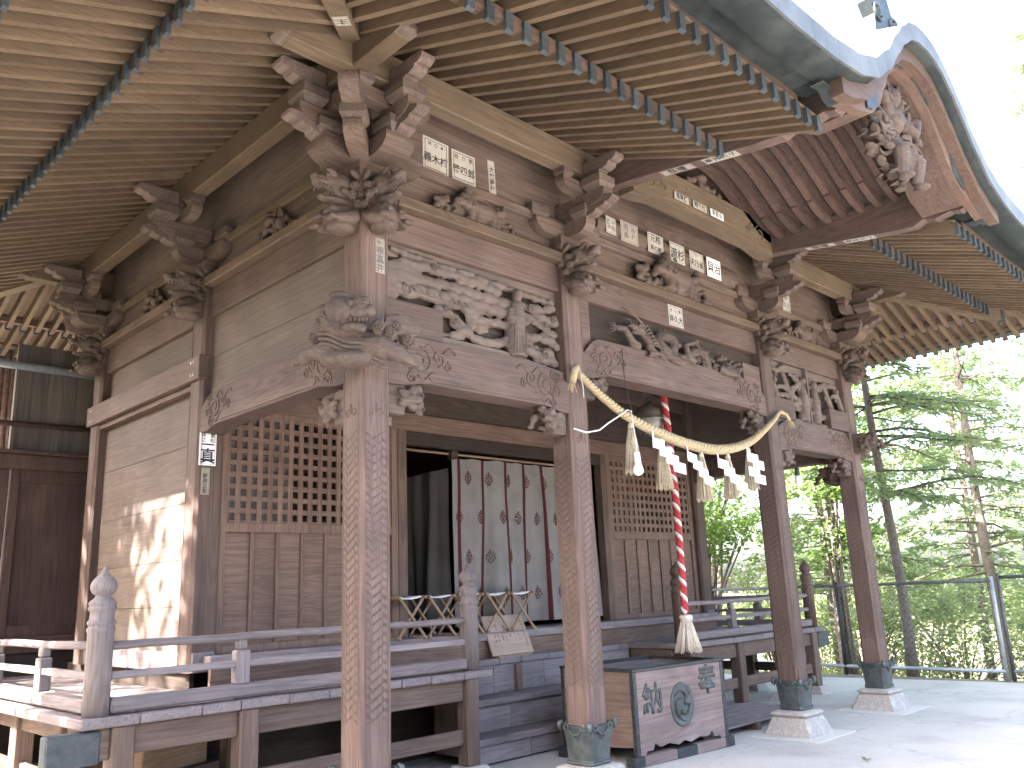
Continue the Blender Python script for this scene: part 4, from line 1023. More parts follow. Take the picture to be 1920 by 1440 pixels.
# dragon above the centre beam
def dragon():
    bk = MB(); bk.box((XB+.115, .0, 3.50), (XC-.115, .02, 3.90), .002)
    o = P('dragon_panel', bk, W['darkx'])
    MB().box((XB+.115, -.055, 3.44), (XB+.27, .0, 3.896), .004).build('plain_block', W['frontx'], o)
    MB().box((XC-.46, -.075, 3.44), (XC-.115, .0, 3.74), .004).build('plain_block', W['frontx'], o)
    m = MB(); x = MB()
    path = [(2.95, 3.72), (3.02, 3.66), (3.06, 3.58), (3.16, 3.545), (3.30, 3.56), (3.40, 3.63), (3.42, 3.72), (3.34, 3.77), (3.25, 3.74), (3.24, 3.66), (3.33, 3.58), (3.48, 3.545), (3.62, 3.57), (3.72, 3.65), (3.84, 3.70), (3.96, 3.66), (4.05, 3.58), (4.18, 3.56), (4.32, 3.60), (4.46, 3.58), (4.58, 3.63)]
    import bisect
    pts = []; L_ = len(path)
    for i in range(L_-1):
        for k in range(4):
            t = k/4; p0, p1, p2, p3 = (path[max(0, min(L_-1, i+j))] for j in (-1, 0, 1, 2))
            f = lambda a, b, c, d: .5*((2*b)+(-a+c)*t+(2*a-5*b+4*c-d)*t*t+(-a+3*b-3*c+d)*t**3)
            pts.append((f(p0[0], p1[0], p2[0], p3[0]), f(p0[1], p1[1], p2[1], p3[1])))
    n_ = len(pts); rad = [.036+.022*math.sin(math.pi*min(1, k/n_*1.15))*(1-.5*k/n_) for k in range(n_)]
    m.tube([(a, -.085-.03*math.sin(k*.35), b) for k, (a, b) in enumerate(pts)], rad, 10)
    for k in range(2, n_-2, 2):
        a, b = pts[k]; r_ = rad[k]; x.ell((a, -.085-.03*math.sin(k*.35)-.01, b+r_*.95), (.012, .008, .02), n=6, m=4)
    for k in range(1, n_-1):      # belly plates
        a, b = pts[k]; y = -.085-.03*math.sin(k*.35)-rad[k]*.92; x.tube([(a-.012, y, b-rad[k]*.45), (a+.006, y-.004, b), (a-.006, y, b+rad[k]*.4)], .004, 4)
    # head with jaws, horns, whiskers
    m.ell((2.89, -.11, 3.735), (.075, .05, .045)); m.ell((2.80, -.115, 3.75), (.06, .04, .026)); m.ell((2.82, -.115, 3.70), (.055, .036, .016)); m.ell((2.755, -.115, 3.765), (.02, .03, .018)); m.ell((2.88, -.14, 3.77), (.03, .02, .02))
    for s in (0, 1):
        x.tube([(2.94, -.12-.02*s, 3.775), (2.84-.04*s, -.13, 3.85+.02*s), (2.70-.05*s, -.13, 3.87+.03*s)], [.014, .011, .004], 6)
        x.tube([(2.76, -.13, 3.77-.03*s), (2.70, -.16, 3.79-.06*s), (2.62, -.15, 3.78-.08*s)], [.007, .006, .003], 5)
    for k in range(7): x.tube([(2.95+.02*k, -.12, 3.75-.02*k), (2.99+.03*k, -.13, 3.80-.03*k), (3.06+.03*k, -.11, 3.80-.04*k)], [.016, .011, .003], 5)
    for (ax, az, bx_, bz, cx_, cz) in ((2.78, 3.60, 2.66, 3.70, 2.52, 3.685), (3.08, 3.56, 2.98, 3.52, 3.12, 3.545), (4.2, 3.58, 4.34, 3.55, 4.46, 3.54), (3.66, 3.6, 3.60, 3.72, 3.74, 3.76)):
        m.tube([(ax+.1, -.09, az-.02), (ax, -.11, az), (bx_, -.13, bz), (cx_, -.14, cz)], [.05, .04, .03, .024], 8)
        d = 1 if cx_ > bx_ else -1
        for k in range(4): x.tube([(cx_, -.14, cz), (cx_+d*.045, -.155, cz+.032-.022*k), (cx_+d*.085, -.14, cz+.022-.026*k)], [.013, .010, .003], 5)
    for k in range(46): m.ell((cr.uniform(3.45, 4.72), -.06+cr.uniform(-.03, .02), 3.545+cr.uniform(0, .20)), (cr.uniform(.02, .06), .035, cr.uniform(.014, .03)))
    for k in range(8): x.tube([(p, -.11, q) for p, q in spiral(cr.uniform(3.6, 4.6), 3.56+cr.uniform(0, .12), .036, 1.7, k, 1, 22)], .006, 5)
    remesh(m, 'dragon_carving', W['carve'], .009, 1, o, None, x)
dragon()
# frog-leg struts on the plate, each with a beast or flowers
def beast_mesh(kind):
    m = MB(); x = MB()
    if kind == 0:
        m.ell((.05, -.02, .12), (.17, .06, .085)); m.ell((-.12, -.04, .16), (.075, .06, .065)); m.ell((-.19, -.05, .13), (.05, .04, .035))
        for a in (-.07, .0, .14, .19): m.tube([(a, -.03, .10), (a-.01, -.04, .04), (a-.03, -.045, .01)], [.045, .032, .034], 8)
        m.tube([(.2, -.02, .15), (.27, -.03, .17), (.26, -.03, .23)], [.035, .03, .02], 8)
        for k in range(8): m.ell((-.10+cr.uniform(-.05, .05), -.05+cr.uniform(-.03, .02), .18+cr.uniform(-.05, .05)), .028)
        for k in range(5): x.tube([(p, -.095, q) for p, q in spiral(-.11+cr.uniform(-.04, .05), .17+cr.uniform(-.05, .04), .022, 1.6, k, 1, 18)], .004, 5)
        m.ell((0, 0, .02), (.30, .04, .03))
        for k in range(30):
            a = cr.choice((-1, 1))*cr.uniform(.18, .40); m.ell((a, -.01+cr.uniform(-.03, .02), cr.uniform(.0, .20)*(1.3-2*abs(a))), (cr.uniform(.018, .04), .025, cr.uniform(.012, .035)), Matrix.Rotation(cr.uniform(-1, 1), 3, 'Y'))
    else:
        for k in range(34):
            a = cr.uniform(-1, 1); m.ell((a*.2, -.03+cr.uniform(-.03, .03), cr.uniform(0, .21)*(1-.5*abs(a))), (cr.uniform(.02, .045), .028, cr.uniform(.015, .04)), Matrix.Rotation(cr.uniform(-1, 1), 3, 'Y'))
        m.ell((0, 0, .02), (.24, .035, .03))
    o = remesh(m, 'strut_carving', W['carve'], .010, 1, None, None, x); me = o.data; bpy.data.objects.remove(o); return me
BEAST, FLOWER = beast_mesh(0), beast_mesh(1)
def frog(x, y, rz, me, s=1.0):
    m = MB()
    for q in (-1, 1):
        m.prism([(q*.10, .02), (q*.40, .0), (q*.36, .05), (q*.2, .12), (q*.13, .235), (q*.06, .245), (q*.09, .15)][::q], -.045, .02, 'xz')
    m.box((-.07, -.06, .18), (.07, .03, .252), .003)
    o = P('frog_leg_strut', m, W['bracket']); o.location = (x, y, 4.216); o.rotation_euler = (0, 0, rz)
    c = obj('strut_carving', me, o, (0, -.02, 0)); c.scale = (s, s, s)
frog(.97, -.03, 0, BEAST, 1.05); frog(CX-.05, -.04, 0, BEAST, 1.5); frog(6.22, -.03, 0, BEAST, 1.0)
for x, rz, s in ((XA, -math.pi/2, -1), (XD, math.pi/2, 1)):
    for y in (1.15, 3.45): frog(x+s*.03, y, rz, FLOWER, 1.15)
# flower corbels under the rainbow beams
def corbel_mesh():
    m = MB(); x = MB()
    m.box((0, -.055, .02), (.12, .055, .235), .01)
    for k in range(26): m.ell((cr.uniform(.02, .25), cr.uniform(-.06, .06), .235-cr.uniform(0, .2)*(1-.4*cr.random())), (cr.uniform(.02, .045), cr.uniform(.02, .035), cr.uniform(.018, .038)), Matrix.Rotation(cr.uniform(-1.2, 1.2), 3, 'Y'))
    for k in range(5):
        a = k*1.26; m.ell((.13+.05*math.cos(a), -.075, .12+.05*math.sin(a)), (.036, .022, .026), Matrix.Rotation(-a, 3, 'Y'))
    m.ell((.13, -.09, .12), .022)
    for k in range(5): x.tube([(p, -.085, q) for p, q in spiral(cr.uniform(.05, .22), cr.uniform(.06, .2), .024, 1.6, k, 1, 18)], .004, 5)
    o = remesh(m, 'flower_corbel', W['carve'], .009, 1, None, None, x); me = o.data; bpy.data.objects.remove(o); return me
CORB = corbel_mesh()
def corbel(x, y, z, rz, sx=1): 
    o = obj('flower_corbel', CORB, hall, (x, y, z)); o.rotation_euler = (0, 0, rz); o.scale = (1.35, 1.2*sx, 1.12)
corbel(XA+HW, 0, 2.64, 0); corbel(XB-HW, 0, 2.66, math.pi, -1); corbel(XC+HW, 0, 2.66, 0); corbel(XD-HW, 0, 2.66, math.pi, -1)
corbel(XB+HW, 0, 2.99, 0); corbel(XC-HW, 0, 2.99, math.pi, -1); corbel(XA, HW, 2.58, math.pi/2, -1); corbel(XD, HW, 2.58, math.pi/2)
corbel(XD+HW-.01, 0, 2.90, 0); corbel(XD, -HW+.01, 2.93, -math.pi/2, 1)
# the big lion clasping the near corner column
def corner_lion():
    T = Matrix.Translation((-.075, -.075, 2.90)) @ Matrix(((.7071, -.7071, 0, 0), (-.7071, -.7071, 0, 0), (0, 0, 1, 0), (0, 0, 0, 1)))
    # local: x = to the right seen from the corner, y = outward, z up
    m = MB(); e = lambda c, r, rot=None: m.ell(c, r, rot, n=14, m=9, T=T)
    t = lambda p, r: m.tube(p, r, 10, T=T)
    e((-.06, .04, .16), (.22, .14, .13)); e((-.12, .10, .30), (.15, .14, .13)); e((-.10, .18, .36), (.12, .11, .095))
    e((.0, .20, .335), (.085, .075, .06)); e((.075, .215, .335), (.045, .05, .04)); e((.03, .22, .40), (.06, .05, .04)); e((-.02, .22, .235), (.085, .06, .028)); e((.03, .235, .215), (.03, .035, .02))
    e((-.10, .19, .455), (.09, .05, .035), Matrix.Rotation(.15, 3, 'Y')); e((.095, .225, .36), (.022, .03, .02))
    e((-.08, .10, .06), (.18, .12, .06))
    t([(-.10, .08, .16), (-.24, .10, .12), (-.33, .05, .13), (-.40, .0, .10)], [.075, .065, .05, .048])
    for k in range(4): e((-.42-.008*k, .035-.022*k, .085), (.03, .014, .026))
    t([(.02, .10, .14), (.14, .13, .13), (.24, .10, .09), (.31, .06, .06)], [.08, .075, .055, .03])
    for k in range(4): t([(.28, .08, .08-.012*k), (.35, .055, .085-.02*k), (.40, .02, .07-.022*k)], [.016, .013, .004])
    for (a, b, c, r_) in ((-.21, .14, .36, .07), (-.25, .10, .27, .065), (-.29, .06, .20, .06), (-.16, .19, .28, .06), (.12, .14, .26, .05), (.18, .10, .22, .055), (.22, .06, .27, .05), (.28, .04, .20, .045)): e((a, b, c), (r_, r_*.7, r_))
    for k in range(5):     # streaming mane
        t([(.16, .10, .20+.03*k), (.24, .08, .24+.025*k), (.31, .04, .22+.03*k), (.38, .0, .25+.02*k)], [.03, .024, .02, .006])
    x = MB(); tx = lambda p, r, n_=6: x.tube(p, r, n_, T=T)
    for (a, b, c, r_) in ((-.185, .225, .33, .06), (-.25, .165, .30, .05), (-.30, .115, .22, .045), (-.14, .24, .255, .035), (.13, .19, .26, .04), (.19, .15, .22, .042), (.23, .115, .27, .038), (.29, .08, .20, .034)):
        for q in (1, .72, .45): tx([(p, b+.012*(1-q), z) for p, z in spiral(a, c, r_*q, 1.0, q*5, 1, 18)], .0065)
    for k in range(4):     # wavy ruff across the chest
        tx([(-.25+.04*i, .165+.02*math.sin(i*.4)-.01*k, .22-.012*i-.03*k+.012*math.sin(i*1.1)) for i in range(12)], [.014]*11+[.004])
    x.ell((-.03, .285, .375), .019, n=10, m=7, T=T); x.ell((.055, .262, .39), .016, n=10, m=7, T=T)
    for k in range(5): x.ell((-.03+.025*k, .265, .275), (.007, .007, .016), n=6, m=4, T=T)
    o = remesh(m, 'corner_lion', W['carve'], .0085, 1, hall, None, x)
corner_lion()
# ------------------------------------------------------------------ pasted paper labels with lettering
def glyphs(body, size, bold=.016):
    cu = bpy.data.curves.new('t', 'FONT'); cu.body = body; cu.size = size; cu.align_x = 'CENTER'; cu.align_y = 'CENTER'
    cu.offset = bold*size; cu.extrude = 0; cu.resolution_u = 2; cu.space_line = .98
    t = bpy.data.objects.new('t', cu); col.objects.link(t)
    dg = bpy.context.evaluated_depsgraph_get(); me = bpy.data.meshes.new_from_object(t.evaluated_get(dg))
    bpy.data.objects.remove(t); bpy.data.curves.remove(cu); return me
def frame(origin, xdir, ydir):
    x = Vector(xdir).normalized(); y = Vector(ydir); y = (y-x*y.dot(x)).normalized(); z = x.cross(y)
    return Matrix(((x.x, y.x, z.x, origin[0]), (x.y, y.y, z.y, origin[1]), (x.z, y.z, z.z, origin[2]), (0, 0, 0, 1)))
def label(T, w_, h_, texts, paper=None, ink=None, border=True, tilt=0):
    """paper slip centred on T; texts = [(string, size, x, y)]"""
    T = T @ Matrix.Rotation(tilt, 4, 'Z')
    paper = paper or PAPER; ink = ink or INK
    m = MB(); nx, ny = 3, 5; jit = random.Random(int(w_*1e4)+len(texts))
    m.box((-w_/2, -h_/2, 0), (w_/2, h_/2, .0016), 0, 0, T)
    o = m.build('paper_label', paper, hall)
    b = MB()
    if border:
        q = min(w_, h_)*.07; l = q*.28
        for a in ((-w_/2+q, -h_/2+q, w_/2-q, -h_/2+q+l), (-w_/2+q, h_/2-q-l, w_/2-q, h_/2-q), (-w_/2+q, -h_/2+q, -w_/2+q+l, h_/2-q), (w_/2-q-l, -h_/2+q, w_/2-q, h_/2-q)):
            b.add([(a[0], a[1], .0026), (a[2], a[1], .0026), (a[2], a[3], .0026), (a[0], a[3], .0026)], [(0, 1, 2, 3)], 0, False, T)
    for s, size, px, py in texts:
        me = glyphs(s, size); v = [(p.co.x+px, p.co.y+py, .0024) for p in me.vertices]; f = [tuple(p.vertices) for p in me.polygons]
        b.add(v, f, 0, False, T); bpy.data.meshes.remove(me)
    if b.v: b.build('lettering', ink, o)
    return o
def fy(x, z, y): return frame((x, y, z), (1, 0, 0), (0, 0, 1))
V = lambda s: '\n'.join(s)
# frieze, left bay
label(fy(.62, 4.70, -.0205), .25, .27, [('義木植', .08, 0, -.035), ('祥', .032, -.06, .085), ('本', .032, .06, .085), ('○', .04, 0, .085)], tilt=-.02)
label(fy(.90, 4.70, -.0205), .24, .25, [('勝四郎', .077, 0, -.035), ('谷', .042, -.075, .075), ('熊', .042, .075, .075), ('○', .04, 0, .075)], tilt=.01)
label(fy(1.20, 4.72, -.0205), .075, .29, [(V('大竹藤村'), .055, 0, -.02)], tilt=.04)
# front column
label(fy(.035, 3.72, -HW-.0005), .075, .25, [(V('根真井'), .062, 0, -.03), ('横川', .026, 0, .092)], PAPER2, INK2)
# centre tie beam
label(fy(3.58, 4.02, -.0605), .24, .21, [('得久大', .075, 0, -.04), ('谷', .04, -.07, .05), ('熊', .04, .07, .05), ('○', .035, 0, .05)])
# middle side column, facing the front
label(fy(-.032, 2.735, YE-HW-.0005), .145, .27, [('一', .11, 0, .03), ('真', .135, 0, -.065), ('拝之', .042, .0, .0)][:2]+[(V('拝之'), .04, -.038, .092), (V('東松'), .04, .038, .092)], WHITE)
label(fy(-.045, 2.47, YE-HW-.0005), .08, .22, [(V('藤原正彰'), .042, 0, -.02), ('二', .02, 0, .085)], PAPER2)
# centre label beam (half round), a row of slips
lx = random.Random(4)
for x, t, w_, h_, pp in ((2.60, [(V('千社'), .05, .03, 0), (V('講中'), .05, -.03, 0)], .14, .16, PAPER), (2.87, [(V('飛鳥'), .075, -.05, 0), (V('中村'), .06, .06, .0)], .26, .20, PAPER2), (3.28, [('元柏', .085, 0, .045), ('島の崎', .06, 0, -.05)], .25, .20, PAPER), (3.64, [('源杉', .12, 0, -.02)], .25, .20, PAPER), (3.98, [('天乃雀', .08, 0, -.03), ('○○', .03, 0, .06)], .25, .19, PAPER), (4.30, [('貝治', .125, 0, 0)], .26, .21, WHITE)):
    label(frame((x, -.1055, 4.675), (1, 0, 0), (0, -.03, 1)), w_, h_, t, pp, INK if pp is not PAPER2 else INK2)
# gable beam slips
for x, z, t, w_, h_ in ((3.12, 4.945, '福寿講', .23, .075), (3.42, 4.95, '睦千社', .23, .075), (3.72, 4.955, '東都会', .23, .075)):
    label(fy(x, z, -.542), w_, h_, [(t, .062, 0, 0)], PAPER if x < 3.6 else WHITE)
label(fy(3.33, 5.06, -.5315), .2, .085, [('松竹', .07, 0, 0)], W['ochre'], INK2, False)
# slips under the gable's side beams
for x in (GX0+.06, GX1-.06):
    sl_ = (4.67-4.83)/(1.75-.60)
    for y, t, pp in ((-1.02, '祭禮', PAPER2), (-1.42, '奉拝氏子', PAPER)):
        T = frame((x, y, 4.83+sl_*(-y-.60)-.0016), (0, -1, sl_), (-1, 0, 0))
        T = T if T.col[2].z < 0 else frame((x, y, 4.83+sl_*(-y-.60)-.0016), (0, 1, -sl_), (-1, 0, 0))
        label(T, .30, .10, [(t, .07 if len(t) > 2 else .085, 0, 0)], pp, INK)
# right frieze
label(fy(5.78, 4.70, -.0205), .075, .26, [(V('小林'), .055, 0, 0)]); label(fy(6.0, 4.68, -.0205), .19, .22, [('久三', .07, 0, -.03), ('谷熊', .04, 0, .06)])
# hip rafter slip
q = math.sqrt(2); d = .60; hz = zj(.05)-.05+(zj(V1)-zj(.05)-.005)*(d*q-.05)/(V1*q+.01)
T = frame((-d, -d, hz-.003), (-.7071, -.7071, -.384/q), (-.7071, .7071, 0))
if T.col[2].z > 0: T = frame((-d, -d, hz-.003), (-.7071, -.7071, -.384/q), (.7071, -.7071, 0))
T = T @ Matrix.Rotation(math.pi/2, 4, 'Z')
label(T, .095, .14, [('主', .085, 0, 0)])
# inside the porch
label(fy(1.15, 2.95, YE-.0525), .06, .10, [(V('赤坂'), .04, 0, 0)]) if False else None
for x in (1.75, 1.86): label(fy(x, 3.20, YE-.0505), .06, .11, [(V('森田') if x < 1.8 else '風', .042, 0, 0)])
# ------------------------------------------------------------------ offering box
box = thing('offering_box', 'wooden offering box with iron edges and green crest standing before the stairs', 'offering box', (2.992, .318, 0), -.079)
BW, BD, Z0, Z1 = 1.259, .90, .085, .785
def BP(name, mb, mat, parent=None): return mb.build(name, mat, parent or box)
bw = wood('box_board', (.235, .175, .158), (.15, .105, .093), 'x', .55, vary=.05, wear=(.36, .31, .295))
bwy = wood('box_side', (.20, .140, .118), (.125, .083, .068), 'y', .55, vary=.05, wear=(.28, .22, .195))
# front with a cusped foot
pr_ = [(0, Z0), (.10, Z0), (.12, Z0+.03), (.20, Z0+.03), (.23, Z0+.085), (.30, Z0+.045), (.42, Z0+.06), (.54, Z0+.03), (BW/2, Z0+.055)]
pr_ = pr_ + [(BW-a, b) for a, b in pr_[::-1][1:]]
BP('front_board', MB().prism(pr_+[(BW, Z1-.02), (0, Z1-.02)], 0, .035, 'xz'), bw)
BP('back_board', MB().box((0, BD-.035, Z0+.03), (BW, BD, Z1-.02), .003), bw)
for x in (0, BW-.035):
    pp = [(.036, Z0+.07), (.30, Z0+.05), (.45, Z0+.07), (.60, Z0+.05), (BD-.036, Z0+.07), (BD-.036, Z1-.02), (.036, Z1-.02)]
    BP('side_board', MB().prism(pp, x, x+.035, 'yz'), bwy)
for x in (-.006, BW-.039):
    for y in (-.006, BD-.039): BP('corner_iron', MB().box((x, y, Z0-.01), (x+.045, y+.045, Z1-.018), .004), IRON)
m = MB()
for a, b in (((-.012, -.012), (BW+.012, .045)), ((-.012, BD-.045), (BW+.012, BD+.012)), ((-.012, .045), (.045, BD-.045)), ((BW-.045, .045), (BW+.012, BD-.045))):
    m.box((a[0], a[1], Z1-.018), (b[0], b[1], Z1+.008), .004)
BP('rim', m, IRON)
tray = wood('tray_board', (.14, .122, .118), (.09, .076, .073), 'x', .7)
BP('tray', MB().box((.046, .046, Z1-.075), (BW-.046, BD-.046, Z1-.055), .002), tray)
sb = MB().box((.046, -.014, Z1-.053), (BW-.046, .014, Z1-.028), .003).mesh('slat', tray)
for k in range(11): obj('slat', sb, box, (0, .10+.07*k, 0))
for y in (-.02, BD-.075):
    BP('skid', MB().box((-.06, y, .0), (BW+.06, y+.095, Z0+.002), .008), bw)
    for x, wd in ((-.064, .13), (BW/2-.14, .28), (BW-.066, .13)): BP('skid_iron', MB().box((x, y-.004, .004), (x+wd, y+.099, Z0+.005), .003), IRON)
# crest: a bronze disc with three commas
GRN = plain('green_bronze', (.048, .053, .052), (.08, .088, .085), 16, .55, .15, .25, third=(.10, .112, .11))
T = Matrix.Translation((BW*.50, -.002, Z0+.36)) @ Matrix.Rotation(math.pi/2, 4, 'X')
cm = MB(); cm.lathe([(.175, 0), (.175, .006), (.168, .011), (.160, .0075), (.0, .008)], n=40, T=T @ Matrix.Diagonal((.92, 1.08, 1, 1)))
crest = BP('crest', cm, GRN)
mm = MB()
for k in range(3):
    pts = []; rr = []
    for i in range(20):
        a = k*2.094+i/19*2.9; r_ = .05+.085*(i/19)**.8; pts.append((math.cos(a)*r_*.92, math.sin(a)*r_*1.08, .009)); rr.append(.036*(1-i/19)**.7+.004)
    mm.tube(pts, rr, 8, T=T, flat=((0, -1, 0), .28))
BP('comma', mm, GRN, crest)
for ch, x, z in (('納', .235, Z0+.43), ('奉', BW-.245, Z0+.52)):
    me = glyphs(ch, .27, .018); bmx = bmesh.new(); bmx.from_mesh(me)
    r_ = bmesh.ops.extrude_face_region(bmx, geom=bmx.faces[:]); bmesh.ops.translate(bmx, vec=(0, 0, .008), verts=[v for v in r_['geom'] if isinstance(v, bmesh.types.BMVert)])
    bmx.to_mesh(me); bmx.free(); me.materials.append(GRN)
    o = obj('raised_character', me, box, (x, -.0005, z)); o.rotation_euler = (math.pi/2, 0, 0)

# ------------------------------------------------------------------ straw rope, tassels, paper streamers
ctrl = [(1.96, 3.18, .032), (2.20, 3.02, .034), (2.54, 2.872, .041), (2.98, 2.775, .048), (3.40, 2.722, .051), (3.90, 2.718, .050), (4.42, 2.825, .044), (4.88, 3.035, .034), (5.22, 3.22, .024)]
def t_of(x):
    a, b = 0.0, 1.0
    for _ in range(40):
        c = (a+b)/2
        if cat(c)[0] < x: a = c
        else: b = c
    return a
def cat(t):
    i = min(int(t*(len(ctrl)-1)), len(ctrl)-2); f = t*(len(ctrl)-1)-i
    p0, p1, p2, p3 = (ctrl[max(0, min(len(ctrl)-1, i+j))] for j in (-1, 0, 1, 2))
    g = lambda a, b, c, d: .5*((2*b)+(-a+c)*f+(2*a-5*b+4*c-d)*f*f+(-a+3*b-3*c+d)*f**3)
    return tuple(g(p0[k], p1[k], p2[k], p3[k]) for k in range(3))
YS = -.205
def rope_y(t): return YS+.055*(abs(t-.5)*2)**4
rope = thing('straw_rope', 'thick twisted straw rope sagging between the two middle columns', 'rope', (3.6, YS, 2.68))
rope_m = []
for s in range(3):
    pts = []; rad = []
    n_ = 330
    for i in range(n_+1):
        t = i/n_; x, z, r_ = cat(t); a = 2*math.pi*(s/3+t*25)
        dx, dz = (cat(min(1, t+.002))[0]-cat(max(0, t-.002))[0], cat(min(1, t+.002))[1]-cat(max(0, t-.002))[1]); L_ = math.hypot(dx, dz)
        nx, nz = -dz/L_, dx/L_
        pts.append((x+nx*math.cos(a)*r_*.55-3.6, rope_y(t)+math.sin(a)*r_*.55-YS, z+nz*math.cos(a)*r_*.55-2.68)); rad.append(r_*.47)
    MB().tube(pts, rad, 7).build('strand', ROPE, rope)
def rope_end(pts, r_, fl):
    m = MB(); m.tube(pts, r_, 8)
    a = Vector(pts[-1]); d = (a-Vector(pts[-2])).normalized(); q = random.Random(1)
    for k in range(26):
        o = Vector((q.uniform(-1, 1), q.uniform(-1, 1), q.uniform(-1, 1)))*.018; m.tube([a+o*.4, a+d*.06+o*1.6+Vector((0, 0, -.01))], [.006, .003], 4)
    m.build('rope_end', ROPE, rope)
L0 = Vector((1.96-3.6, rope_y(0)-YS, 3.18-2.68)); R0 = Vector((5.22-3.6, rope_y(1)-YS, 3.22-2.68))
rope_end([L0, L0+Vector((-.05, -.03, .04)), L0+Vector((-.11, -.06, .0)), L0+Vector((-.15, -.07, -.10))], [.03, .03, .03, .028], 1)
rope_end([R0, R0+Vector((.04, -.02, .03)), R0+Vector((.10, -.05, .0)), R0+Vector((.13, -.06, -.06))], [.022, .022, .02, .02], 1)
MB().tube([L0+Vector((-.02, .05, -.05)), L0+Vector((-.03, -.045, .02)), L0+Vector((.02, -.03, -.12)), L0+Vector((.03, -.02, -.2))], .005, 5).build('binding', HEMP, rope)
def tassel_mesh(seed, L_=.34, r_=.062):
    m = MB(); q = random.Random(seed)
    m.lathe([(.012, 0), (.02, -.02), (.026, -.045), (.02, -.05)], n=12)
    for k in range(95):
        a = q.uniform(0, 6.283); b = math.sqrt(q.random()); ln = L_*q.uniform(.93, 1.04)
        x, y = math.cos(a)*b, math.sin(a)*b
        m.tube([(x*.016, y*.016, -.02), (x*r_*.62, y*r_*.62, -ln*.45), (x*r_*q.uniform(.92, 1.1), y*r_*q.uniform(.92, 1.1), -ln)], [.004, .0055, .004], 4)
    return m
tl = [(2.54, .43, .078, 'leftmost straw tassel on the rope, hanging behind the white bulb'), (2.96, .44, .076, 'straw tassel second from the left on the rope, left of the bell rope'), (3.57, .45, .076, 'straw tassel at the middle of the rope, just right of the bell rope'), (4.03, .43, .078, 'straw tassel second from the right on the sagging rope'), (4.43, .42, .075, 'rightmost straw tassel on the rope, behind the last paper streamer')]
for i, (xw, L_, r_, lb) in enumerate(tl):
    t = t_of(xw); x, z, rr = cat(t); o = thing('straw_tassel', lb, 'tassel', (x, rope_y(t), z-rr*.8), i*1.1, 'straw tassels on the rope')
    tassel_mesh(i, L_, r_).build('straw_bundle', STRAW, o)
    m = MB(); m.lathe([(.024, -.052), (.027, -.046), (.024, -.04)], n=12); m.tube([(0, 0, 0), (.012, 0, .04), (0, 0, .07), (-.01, 0, .03), (0, 0, 0)], .004, 5); m.build('binding', HEMP, o)
def streamer(sc, lean):
    m = MB()
    m.tube([(0, 0, .03), (.004, -.012, .0), (.008, -.014, -.05)], .006, 4)
    w_, h_ = .085, .105; x = 0; z = -.03
    for k in range(4):
        y = -.012-.004*k
        vs = [(x, y, z), (x+w_, y-.006, z-.03), (x+w_, y-.010, z-.03-h_*.72), (x, y-.002, z-h_*.72)]
        vs = vs+[(a, b-.0014, c) for a, b, c in vs]
        m.add(vs, [(0, 1, 2, 3), (7, 6, 5, 4), (0, 4, 5, 1), (1, 5, 6, 2), (2, 6, 7, 3), (3, 7, 4, 0)])
        x += (w_*.52*lean) if lean else (w_*.45 if k % 2 == 0 else -w_*.45); z -= h_*.56
    return m
for i, (xw, ln, sc, rz, lb) in enumerate(((2.80, 1, 1.2, -.75, 'zigzag white paper streamer left of the red and white bell rope'), (3.30, 1, 1.15, -.35, 'zigzag white paper streamer just right of the bell rope, twisted'), (3.80, 1, 1.2, -.6, 'zigzag white paper streamer hanging below the lowest part of the rope'), (4.36, 0, 1.2, -.9, 'rightmost zigzag white paper streamer, hanging straight down'))):
    t = t_of(xw); x, z, rr = cat(t); o = streamer(sc, ln).build('paper_streamer', WHITE); o.location = (x, rope_y(t)-.02, z-rr*.95); o.rotation_euler = (0, 0, rz); o.scale = (sc, sc, sc)
    tag(o, lb, 'streamer', 'paper streamers on the straw rope')
# ------------------------------------------------------------------ bell and bell rope
bx_, by_ = 4.02, .42
bell = thing('bell', 'round tarnished metal bell hung under the centre beam', 'bell', (3.97, .62, 2.97))
bell.scale = (1.25, 1.25, 1.12)
m = MB(); m.lathe([(.0, 0), (.06, .012), (.10, .045), (.124, .10), (.13, .145), (.138, .15), (.14, .165), (.132, .172), (.128, .20), (.112, .245), (.08, .285), (.045, .31), (.03, .325), (.0, .33)], n=32); m.build('body', BELL, bell)
MB().box((-.11, -.008, .0), (.11, .008, .03), .002).build('mouth', IRON, bell)
m = MB(); m.tube([(.028*math.cos(a*.524), 0, .345+.028*math.sin(a*.524)) for a in range(13)], .008, 6); m.tube([(0, 0, .37), (0, .01, .55), (0, .02, .75)], .007, 6); m.build('hook', IRON, bell)
br_ = thing('bell_rope', 'red and white twisted bell rope ending in a fringed hemp tassel', 'rope', (bx_, by_, .86))
for s, mt in ((0, REDC), (1, REDC), (2, COTTON)):
    pts = []; n_ = 260
    for i in range(n_+1):
        t = i/n_; z = 3.40-2.18*t; a = 2*math.pi*(s/3+t*15)
        x = -.02*(1-t)**2*3+.012*math.sin(t*4)
        pts.append((x+.017*math.cos(a), .017*math.sin(a), z-.86))
    MB().tube(pts, .0205, 7).build('strand', mt, br_)
m = MB(); m.lathe([(.0, .345), (.045, .345), (.062, .335), (.066, .315), (.06, .298), (.052, .29), (.052, .28)], n=20); m.build('tassel_head', HEMP, br_)
m = MB(); q = random.Random(2)
for k in range(230):
    a = q.uniform(0, 6.283); b = math.sqrt(q.uniform(.15, 1)); x, y = math.cos(a)*b, math.sin(a)*b; ln = q.uniform(.27, .30)
    m.tube([(x*.05, y*.05, .29), (x*.088, y*.088, .16), (x*.135, y*.135, .29-ln)], [.006, .0075, .0055], 4)
m.build('tassel', HEMP, br_)
